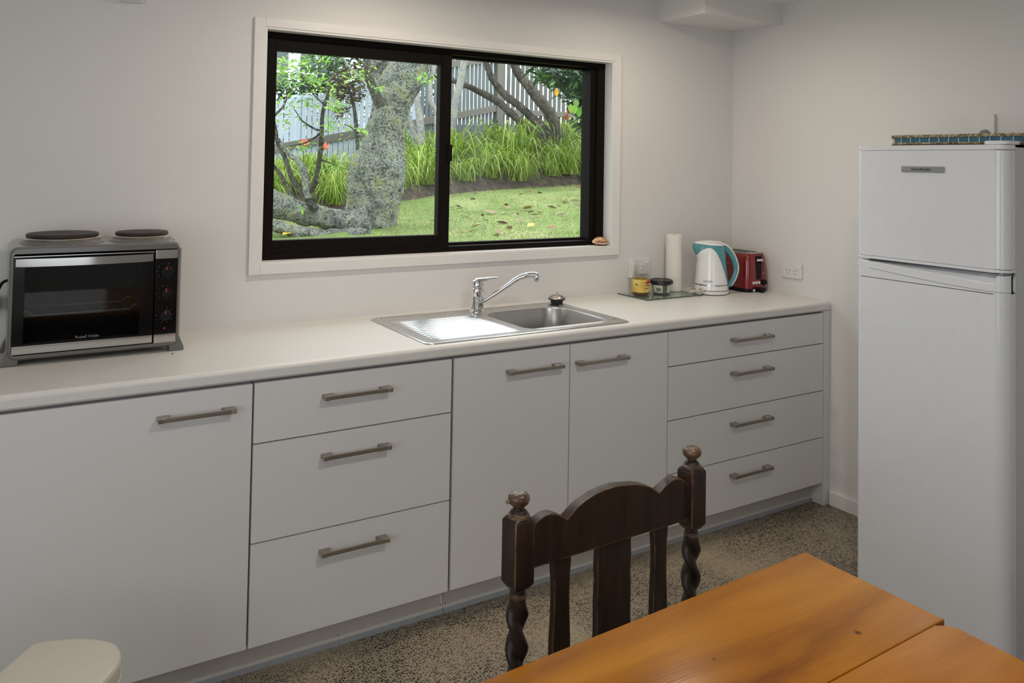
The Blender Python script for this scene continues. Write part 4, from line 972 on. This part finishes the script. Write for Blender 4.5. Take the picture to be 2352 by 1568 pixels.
def branch(path, rads, d, n=10, sub=5, lump=0, sc=8, furrow=False):
    P = spline([sight(px, py, dd if dd else d) for px, py, dd in [(q_ if len(q_) == 3 else (*q_, None)) for q_ in path]], sub); Rr = lerpl([r*d/1906 for r in rads], sub)
    bm = tube(NB(), P, Rr, n)
    if lump:
        bm.normal_update()
        for v in bm.verts:
            nn = v.normal.copy(); c_ = v.co.copy(); s = noise.noise(c_*sc)+.5*noise.noise(c_*sc*2.7)+.3*noise.noise(c_*sc*6)
            if furrow:
                f = Vector((c_.x*26, c_.y*26, c_.z*7)); s += .55*(1-2*abs(noise.noise(f)))*max(0, min(1, (1.75-c_.z)*2)) + .35*noise.noise(c_*70)
            v.co += nn*s*lump
    return bm

# big lichen tree with its low limb and shoots
rt = random.Random(11)
base = sight(848, 552, 6.4)
TREE = thing('lichen_tree', (base.x, base.y, plane(base.x, base.y)-.05), 'thick lichen-covered garden tree in front of the fence', 'tree')
obj('trunk', branch([(846, 640), (847, 575), (848, 545), (850, 520), (855, 480), (863, 430), (869, 385), (880, 340), (885, 300), (897, 255), (905, 220), (925, 180), (945, 140), (962, 95), (985, 30)], [66, 62, 59, 57, 58, 61, 62, 49, 43, 43, 47, 45, 43, 42, 40], 6.4, 110, 18, .020, 8, True), MT['lichen'], TREE, smooth=80)
obj('trunk_fork', branch([(905, 250), (880, 215), (872, 180), (868, 140), (860, 90)], [36, 30, 24, 22, 20], 6.5, 28, 6, .010, 12), MT['lichen'], TREE, smooth=80)
obj('limb', branch([(850, 505), (812, 515), (770, 505), (720, 495, 6.1), (670, 482, 6.0), (630, 468, 5.9), (585, 450, 5.8), (540, 440, 5.7)], [36, 34, 24, 25, 25, 28, 28, 27], 6.2, 56, 14, .018, 12), MT['lichen'], TREE, smooth=80, label='low limb running left along the ground')
obj('root', branch([(835, 552), (790, 547, 6.1), (740, 545, 5.9), (690, 535, 5.8), (640, 520, 5.75), (590, 505, 5.7)], [28, 24, 17, 14, 12, 10], 5.9, 36, 12, .014, 12), MT['lichen'], TREE, smooth=80)
obj('branch', branch([(876, 245), (862, 215), (850, 185), (844, 150), (841, 118), (838, 70)], [13, 11, 10, 9, 9, 8], 6.1, 12), MT['twig'], TREE)
SH = [([(728, 482), (712, 466), (704, 449), (718, 433), (726, 406), (733, 370), (737, 335), (739, 302), (740, 269), (746, 239), (753, 219), (761, 195), (779, 181)], [9, 8, 7, 6, 5.5, 6, 5.5, 5, 4.5, 4.5, 4, 3, 1.5], 'darktwig'),
      ([(714, 470), (691, 439), (673, 415), (660, 378), (647, 345), (637, 327), (634, 302), (628, 270)], [7, 6.5, 6, 5.5, 5, 4.5, 4, 3], 'twig'),
      ([(708, 455), (703, 425), (698, 395), (686, 370), (668, 358), (651, 340), (640, 318)], [9, 9.5, 9.5, 8, 6, 5, 3], 'lichen'),
      ([(678, 480), (668, 446), (656, 420), (628, 381), (600, 360)], [7, 6, 5, 5, 4], 'twig'),
      ([(739, 300), (723, 296), (700, 282), (690, 272), (676, 250)], [2.5, 2.5, 2, 1.5, 1], 'darktwig'),
      ([(735, 305), (726, 314), (703, 327), (680, 333), (655, 336)], [2.5, 2.5, 2, 1.5, 1], 'darktwig'),
      ([(628, 268), (640, 256), (651, 243), (660, 223), (670, 206), (682, 183)], [3, 3, 2.6, 2.2, 1.8, 1], 'twig'),
      ([(842, 196), (826, 176), (802, 153), (786, 128)], [2.5, 2.5, 2.2, 2], 'palebark'),
      ([(846, 165), (866, 152), (882, 138), (900, 122)], [5, 4.5, 4, 3.5], 'twig'),
      ([(776, 128), (768, 158), (778, 178), (762, 195)], [2, 2, 1.6, 1.5], 'twig'),
      ([(745, 240), (725, 222), (705, 196)], [2, 1.6, 1.2], 'darktwig'),
      ([(832, 325), (820, 305), (805, 292), (790, 285)], [2, 1.5, 1.3, 1], 'darktwig'),
      ([(733, 365), (755, 373), (775, 380)], [2, 1.5, 1], 'darktwig'),
      ([(940, 215), (962, 200), (985, 182), (1000, 172)], [3, 2.4, 1.8, 1.4], 'twig')]
for pth, rd, mt in SH: obj('shoot', branch(pth, rd, 6.0, 8, 4), MT[mt], TREE)
lm = leaf_mesh('leaf', MT['brightleaf'], 1, .40, .18)
CL = [(662, 170, 42, 38, 58), (640, 150, 18, 28, 14), (722, 182, 26, 16, 22), (690, 232, 48, 20, 22), (655, 270, 30, 20, 11), (772, 243, 24, 9, 18), (758, 287, 32, 18, 20), (833, 168, 18, 14, 12), (800, 176, 22, 10, 10), (978, 178, 22, 14, 14), (828, 296, 15, 9, 7), (705, 140, 60, 10, 22), (690, 335, 35, 10, 8), (775, 380, 22, 8, 9), (760, 205, 25, 15, 12), (875, 205, 14, 8, 5), (698, 480, 8, 5, 4)]
TI = wm(TREE).inverted()
small = []
for cx, cy, rx, ry, cnt in CL:
    for _ in range(int(cnt*2.2)): small.append(sight(rt.gauss(cx, rx*.62), rt.gauss(cy, ry*.62), 6.0+rt.uniform(-.3, .3)))
foliage(small, .042, 'brightleaf', 'small_leaves', TREE, rt)
for cx, cy, rx, ry, cnt in CL:
    for _ in range(cnt):
        p = sight(rt.gauss(cx, rx*.6), rt.gauss(cy, ry*.6), 6.0+rt.uniform(-.3, .25))
        o = bpy.data.objects.new('leaf', lm); COL.objects.link(o); o.parent = TREE
        o.matrix_basis = TI @ (Matrix.Translation(p) @ rand_rot(rt).to_matrix().to_4x4() @ Matrix.Scale(rt.uniform(.035, .065), 4))

# daylily clumps on the bank ---------------------------------------
def clump_mesh(r, nb, L, spread=1.0):
    V = []; F = []
    for _ in range(nb):
        a = r.uniform(0, 6.283); reach = L*r.uniform(.35, 1.2)*spread; hgt = L*r.uniform(.28, .8); wd = r.uniform(.0052, .0112); dr = r.uniform(0, 2.2); ox, oy = r.gauss(0, .07), r.gauss(0, .07)
        ca, sa = cos(a), sin(a); o = len(V); m_ = 6
        for k in range(m_+1):
            t = k/m_; x = reach*t; z = hgt*(2.7*t-2.25*t*t-.25*dr*t**3)*1.25; ww = wd*(1-t**2.2)+.0006
            V += [(ox+ca*x-sa*ww, oy+sa*x+ca*ww, z), (ox+ca*x+sa*ww, oy+sa*x-ca*ww, z)]
        for k in range(m_): F.append((o+2*k, o+2*k+1, o+2*k+3, o+2*k+2))
    return V, F
rc = random.Random(5); protos = []
for k in range(5):
    me = bpy.data.meshes.new('daylily_clump'); v, f = clump_mesh(rc, 125, .60, 1.0); me.from_pydata(v, [], f); me.update(); me.materials.append(MT['blade'])
    for p in me.polygons: p.use_smooth = True
    protos.append(me)
def flower(par, loc):
    bm = NB()
    for k in range(6):
        a = k*pi/3; prism(bm, [(0, 0, 0), (.032*cos(a-.5), .032*sin(a-.5), .045), (.052*cos(a), .052*sin(a), .075), (.032*cos(a+.5), .032*sin(a+.5), .045)], (0, 0, .003))
    bmesh.ops.transform(bm, matrix=Matrix.Translation(loc) @ Matrix.Rotation(.7, 4, 'X'), verts=bm.verts)
    fl = obj('flower', bm, MT['petal'], par, smooth=0, label='orange flower')
    p0 = wm(par).translation; obj('flower_stalk', tube(NB(), [p0, (p0+Vector(loc))/2+Vector((0, 0, .03)), loc], .004, 5), MT['midleaf'], par)
first = []
for row, (t0, sp, sc) in enumerate(((.24, .50, .95), (.8, .52, 1.05), (1.45, .55, 1.0), (2.1, .6, .85))):
    x = -2.2+row*.17
    while x < 5.2:
        xx = x+rc.uniform(-.1, .1); yy = yedge(xx)+t0+rc.uniform(-.1, .1); x += sp
        if row == 3 and xx < 1.4: continue
        if row and rc.random() < .14: continue
        if .72 < xx < 1.15 and row == 3: continue
        o = bpy.data.objects.new('daylily_clump', rc.choice(protos)); COL.objects.link(o); o.location = (xx, yy, ground(xx, yy)-.02); o.rotation_euler = (0, 0, rc.uniform(0, 6.28)); s = sc*rc.uniform(.62, 1.25)*(.68 if row and xx < .55 else (.8 if row > 1 and 1.3 < xx < 2.9 else 1)); o.scale = (s, s, s*rc.uniform(.9, 1.1))
        side = 'left of the lichen tree' if xx < -.1 else ('between trunk and mullion' if xx < 1.2 else 'in the right-hand pane')
        lay = ('drooping over the soil edge', 'in the second row of the bank', 'high on the bank', 'at the foot of the fence')[row]
        setp(o, f'strappy yellow-green clump {lay}, {side}', 'plant', f'strap-leaved clumps {lay}, {side}'); first.append(o)
bpy.context.view_layer.update()
def nearest(p): return min(first, key=lambda o: (o.location-p).length)
FLW = [((697, 338), 7.9, 'strappy clump with orange flowers left of the lichen tree'), ((742, 346), 7.9, None), ((1297, 276), 10.6, 'strappy clump with orange flowers below the dark right-hand shrub'), ((1304, 262), 10.6, None)]
fmap = {}
for (fx, fy), d, lab in FLW:
    p = sight(fx, fy, d); key = fx < 1000
    if key not in fmap:
        z = ground(p.x, p.y); t = thing('flowering_daylily', (p.x, p.y, z-.01), lab, 'plant'); fmap[key] = t
        v, f = clump_mesh(rc, 150, .5); obj('leaf_blades', (v, f), MT['blade'], t, local=True, smooth=80, kind='stuff')
    flower(fmap[key], p)
# blue-green tuft by the fence post
p = sight(1135, 300, 12.2); v, f = clump_mesh(rc, 40, .55, .5); t = thing('grass_tuft', (p.x, p.y, ground(p.x, p.y)), 'upright blue-green grass tuft at the foot of the fence post', 'plant'); obj('leaf_blades', (v, f), MT['midleaf'], t, local=True, smooth=80, kind='stuff')

# fallen leaves on the lawn ----------------------------------------
rl = random.Random(21); dl = []
for k in range(4): dl.append(leaf_mesh('fallen_leaf', MT['deadleaf'], 1, rl.uniform(.34, .55), rl.uniform(-.35, .3)))
def lawn_hit(px, py):
    dr = FWD + RT*((px-1176)/1906) + UP*((315.6-py)/1906); tt = -(.912+.0406*CAM.x+.0378*CAM.y-CAM.z)/(.0406*dr.x+.0378*dr.y-dr.z); return CAM+dr*tt
spots = [(1112, 497), (1121, 491), (1105, 507), (1185, 464), (1222, 485), (1208, 497), (1216, 500), (1228, 490), (1200, 485), (1165, 492), (1160, 473), (1275, 474), (1247, 494), (1222, 506), (1195, 514), (1118, 533), (1144, 543), (1290, 535), (1073, 535), (1060, 533), (1139, 515), (1175, 533), (1205, 446), (1232, 445), (1305, 437), (1325, 430), (1340, 480), (1318, 476), (1274, 490), (1270, 494), (1055, 500), (1042, 506), (1046, 486), (1085, 452), (1046, 437), (1345, 503), (985, 514), (972, 512), (1320, 436), (1335, 436), (1255, 478), (1300, 497)]
spots += [(rl.uniform(1030, 1352), rl.uniform(440, 550)) for _ in range(34)]
for sx_, sy_ in spots:
    p = lawn_hit(sx_, sy_)
    o = bpy.data.objects.new('fallen_leaf', rl.choice(dl)); COL.objects.link(o); o.location = (p.x, p.y, plane(p.x, p.y)+.022); o.rotation_euler = (rl.uniform(-.5, .5), rl.uniform(-.4, .4), rl.uniform(0, 6.28)); s = rl.uniform(.05, .12); o.scale = (s, s, s)
    big = 'large' if s > .088 else 'small'; zone = 'far half of the lawn by the soil' if sy_ < 488 else 'near half of the lawn'
    setp(o, f'{big} dry brown fallen leaf on the {zone}', 'leaf', f'{big} fallen leaves, {zone}')
yl = leaf_mesh('fallen_leaf', MT['yellowleaf'], 1, .5, .1)
for (sx_, sy_), s, lab in (((1212, 530), .10, 'pale yellow fallen leaf in the middle of the lawn'), ((1346, 532), .13, 'upright yellow leaf on the lawn by the right window edge'), ((1338, 548), .11, 'flat yellow leaf on the lawn at the sash bottom, right'), ((957, 440), .09, 'yellow leaf on the soil just right of the lichen tree'), ((648, 549), .11, 'yellow leaf on the ground below the low limb')):
    p = lawn_hit(sx_, sy_); o = bpy.data.objects.new('fallen_leaf', yl); COL.objects.link(o); o.location = (p.x, p.y, ground(p.x, p.y)+.03); o.rotation_euler = (.3, -.3 if s < .13 else -1.2, .5); o.scale = (s, s, s); setp(o, lab, 'leaf')

# fence ------------------------------------------------------------
P0 = Vector((-1.0, 7.02, 0)); P1 = Vector((3.46, 8.14, 0)); DIR = (P1-P0); LEN = DIR.length; DIR = DIR/LEN; ang = math.atan2(DIR.y, DIR.x)
fa = thing('picket_fence', (P0.x, P0.y, 1.2), 'pale blue-white picket fence climbing the garden slope', 'fence')
def zr(s): return 1.495 + (2.36-1.495)*(s/LEN)            # rail height
me_p = {}
def picket(par, x, y, z0, z1, wd, mat, a):
    key = (round(z1-z0, 2), wd, mat)
    if key not in me_p:
        h = z1-z0; bm = prism(NB(), [(-wd/2, 0, 0), (wd/2, 0, 0), (wd/2, 0, h-.02), (0, 0, h), (-wd/2, 0, h-.02)], (0, .018, 0)); bmesh.ops.recalc_face_normals(bm, faces=bm.faces)
        me = bpy.data.meshes.new('picket'); bm.to_mesh(me); bm.free(); me.materials.append(MT[mat]); me_p[key] = me
    o = bpy.data.objects.new('picket', me_p[key]); COL.objects.link(o); o.parent = par; o.matrix_basis = wm(par).inverted() @ (Matrix.Translation((x, y, z0)) @ Matrix.Rotation(a+random.uniform(-.01, .01), 4, 'Z') @ Matrix.Rotation(random.uniform(-.006, .006), 4, 'Y'))
s = 0
while s < LEN-.05:
    p = P0+DIR*s; m_ = 'picketwhite' if s < 3.0 else 'picketshaded'; hi = .58+.10*min(1, max(0, (s-.8)/1.6))+.9*max(0, min(1, (s-2.9)/.5))
    picket(fa, p.x, p.y+.028, zr(s)-.36, zr(s)+round(hi, 1), (.060 if s < 3 else .055), m_, ang); s += .081
def railbox(par, a, b_, h, th, name, mat):
    L_ = (b_-a).length; d_ = (b_-a).normalized(); yv = Vector((-d_.y, d_.x, 0)).normalized(); zv = d_.cross(yv); m_ = Matrix.Identity(4)
    for i in range(3): m_[i][0] = d_[i]; m_[i][1] = yv[i]; m_[i][2] = zv[i]; m_[i][3] = a[i]
    obj(name, box(NB(), 0, L_, -th/2, th/2, -h/2, h/2, .004, 1, m=m_), MT[mat], par)
A_ = P0.copy(); A_.z = zr(0); B_ = P0+DIR*(LEN-.05); B_.z = zr(LEN-.05); railbox(fa, A_, B_, .10, .05, 'rail', 'rail')
A2 = P0+DIR*2.6; A2.z = zr(2.6)+.78; B2 = B_+Vector((0, 0, .78)); railbox(fa, A2, B2, .10, .05, 'rail', 'rail')
obj('post', B(P1.x-.06, P1.x+.06, P1.y-.06, P1.y+.06, 1.75, 3.5, .006), MT['rail'], fa)
obj('post', B(.02, .12, 7.36, 7.46, 1.1, 2.28, .006), MT['picketwhite'], fa, label='white post with a flat cap'); obj('post_cap', B(-.02, .20, 7.32, 7.5, 2.28, 2.32, .006), MT['picketwhite'], fa)
P2 = Vector((6.6, 7.75, 0)); D2 = (P2-P1); L2 = D2.length; D2 /= L2; a2 = math.atan2(D2.y, D2.x)
fb = thing('picket_fence', (P1.x+.1, P1.y, 1.9), 'weathered grey paling fence right of the corner post', 'fence')
s = .10; k = 0
while s < L2:
    p = P1+D2*s; picket(fb, p.x, p.y+.028, 1.92, 3.46 if k % 3 else 3.42, .055, 'picketgrey', a2); s += .083; k += 1
for zz in (2.30, ): railbox(fb, P1+D2*.05+Vector((0, 0, zz)), P2+Vector((0, 0, zz)), .09, .05, 'rail', 'rail')

# background trees and shrubs --------------------------------------
p = sight(1035, 305, 11)
t = thing('slim_tree', (p.x, p.y, ground(p.x, p.y)-.03), 'slim pale grey tree stem just right of the sash mullion', 'tree')
obj('trunk', branch([(1022, 345), (1034, 295), (1045, 240), (1057, 190), (1064, 150), (1068, 120), (1070, 80)], [12, 11, 9.5, 8.5, 7.5, 6.5, 6], 11, 14, 5, .006, 12), MT['palebark'], t, smooth=80)
obj('branch', branch([(1064, 155), (1072, 140), (1082, 122), (1090, 95)], [5, 4, 3.5, 3], 11, 8), MT['palebark'], t)
p = sight(965, 305, 10)
t = thing('pale_tree', (p.x, p.y, ground(p.x, p.y)-.03), 'pale multi-stemmed tree behind the lichen trunk', 'tree')
for pth, rd in (([(970, 335), (966, 295), (962, 255), (957, 215), (965, 180)], [10, 9, 8, 7, 5]), ([(958, 320), (950, 300), (942, 280), (935, 262)], [7, 7, 6, 5]), ([(1004, 335), (1003, 290), (1002, 260), (990, 232), (988, 205), (992, 180), (998, 150)], [7, 6, 6, 6, 5.5, 5, 4])):
    obj('stem', branch(pth, rd, 10, 12, 5, .005, 12), MT['palebark'], t, smooth=80)
p = sight(1245, 300, 11.4)
t = thing('leaning_tree', (p.x, p.y, ground(p.x, p.y)-.03), 'brown tree with three stems leaning left before the fence', 'tree')
for pth, rd in (([(1262, 330), (1226, 305), (1200, 284), (1165, 252), (1130, 225), (1075, 198), (1030, 181), (990, 170)], [8, 8.5, 8.5, 8.5, 8, 7, 6, 5]),
                ([(1270, 325), (1246, 292), (1215, 264), (1190, 241), (1160, 218), (1136, 190), (1122, 160), (1113, 130), (1105, 80)], [10, 9.5, 9.5, 9, 9, 8, 7, 6, 5]),
                ([(1285, 325), (1274, 285), (1256, 250), (1235, 224), (1213, 196), (1192, 170), (1179, 140), (1165, 90)], [14, 13, 13, 13, 12, 11, 9, 8])):
    obj('stem', branch(pth, rd, 11.4, 16, 6, .010, 10), MT['brownbark'], t, smooth=80)
rs = random.Random(31)
def blob(cx, cy, rx, ry, d, dd, n):
    out = []
    while len(out) < n:
        u, v = rs.uniform(-1, 1), rs.uniform(-1, 1)
        if u*u+v*v < 1: out.append(sight(cx+u*rx, cy+v*ry, d+rs.uniform(-dd, dd)))
    return out
def shrub(name, label, foot, d, parts, stems):
    p = sight(*foot, d); t = thing(name, (p.x, p.y, ground(p.x, p.y)-.02), label, 'shrub')
    for mat, size, blobs in parts:
        pts = []
        for b_ in blobs: pts += blob(*b_)
        foliage(pts, size, mat, 'foliage', t, rs)
    for pth, rd, dd in stems: obj('stem', branch(pth, rd, dd, 8, 4), MT['darktwig'], t)
    return t
sh1 = shrub('dark_shrub', 'dark glossy evergreen shrub at the upper right of the window', (1370, 330), 10.2,
      [('darkleaf', .15, [(1330, 190, 55, 55, 10.2, .6, 330), (1290, 170, 55, 25, 10.2, .5, 150), (1350, 250, 35, 50, 10.2, .5, 190), (1250, 160, 40, 15, 10.2, .4, 60)]), ('midleaf', .13, [(1275, 175, 60, 25, 9.9, .4, 45), (1335, 185, 30, 40, 9.8, .3, 40)])],
      [([(1372, 340), (1362, 290), (1345, 240), (1320, 200), (1280, 180)], [9, 8, 7, 5, 3], 10.2)])
bl = leaf_mesh('leaf', MT['brightleaf'], 1, .7, .2); olf = leaf_mesh('leaf', MT['orangeleaf'], 1, .55, .2); TI = wm(sh1).inverted()
for (lx, ly), me, s in [((1277, 202), olf, .10), ((1310, 238), bl, .11), ((1322, 226), bl, .11), ((1328, 245), bl, .12), ((1318, 240), bl, .11), ((1338, 240), bl, .10), ((1346, 172), bl, .07)]:
    o = bpy.data.objects.new('leaf', me); COL.objects.link(o); o.parent = sh1; o.matrix_basis = TI @ (Matrix.Translation(sight(lx, ly, 9.5)) @ Matrix.Rotation(.6, 4, 'Z') @ Matrix.Rotation(1.1, 4, 'Y') @ Matrix.Scale(s, 4))
shrub('dry_shrub', 'brownish dry-leaved shrub hanging over the fence left of the trunk', (815, 330), 10.4,
      [('dryleaf', .085, [(805, 190, 42, 45, 10.4, .4, 420), (770, 205, 30, 25, 10.4, .3, 110), (850, 160, 35, 35, 10.6, .4, 240), (780, 255, 18, 16, 9.6, .2, 40), (900, 150, 60, 40, 11, .4, 260)])],
      [([(822, 345), (818, 290), (812, 240), (800, 200)], [5, 5, 4, 3], 10.4)])
shrub('green_hedge', 'dense green shrub behind the left half of the picket fence', (760, 300), 12.5,
      [('midleaf', .085, [(745, 160, 60, 48, 12.4, .5, 700), (700, 195, 55, 35, 12.4, .4, 300)]), ('darkleaf', .11, [(720, 260, 170, 80, 12.6, .4, 1500), (820, 160, 70, 60, 12.8, .5, 600)])],
      [([(760, 330), (756, 280), (750, 220)], [6, 5, 4], 12.5)])
shrub('fence_bush', 'dark green bush behind the fence, seen past the pale stems', (985, 300), 13.4,
      [('darkleaf', .14, [(985, 210, 50, 100, 13.4, .5, 420), (930, 160, 50, 50, 13.6, .5, 200)])], [([(985, 330), (984, 270), (980, 220)], [6, 5, 4], 13.4)])
# neighbour's house
hs = thing('neighbour_house', (2.6, 17.2, 1.2), 'white weatherboard house behind the left end of the fence', 'house')
hx0, hx1, hy = -1.0, 4.2, 17.0
for k in range(26): obj('weatherboard', prism(NB(), [(hx0, hy, 1.2+k*.16), (hx0, hy-.03, 1.2+k*.16), (hx0, hy-.008, 1.365+k*.16), (hx0, hy, 1.365+k*.16)], (hx1-hx0, 0, 0)), MT['housewhite'], hs, smooth=0)
obj('wall', B(hx0, hx1, hy, hy+.2, .8, 5.4), MT['housewhite'], hs, smooth=0)
for wxa, wxb in ((1.95, 2.75), (3.05, 3.85)):
    f = obj('window_frame', (lambda bm: (box(bm, wxa-.08, wxa, hy-.07, hy-.02, 3.1, 4.7), box(bm, wxb, wxb+.08, hy-.07, hy-.02, 3.1, 4.7), box(bm, wxa, wxb, hy-.07, hy-.02, 3.1, 3.18), box(bm, wxa, wxb, hy-.07, hy-.02, 4.62, 4.7), box(bm, (wxa+wxb)/2-.03, (wxa+wxb)/2+.03, hy-.07, hy-.02, 3.18, 4.62), box(bm, wxa, wxb, hy-.065, hy-.02, 3.6, 3.65), bm)[-1])(NB()), MT['housewhite'], hs, smooth=0)
    obj('pane', B(wxa, wxb, hy-.045, hy-.035, 3.18, 4.62), MT['housepane'], f, smooth=0)
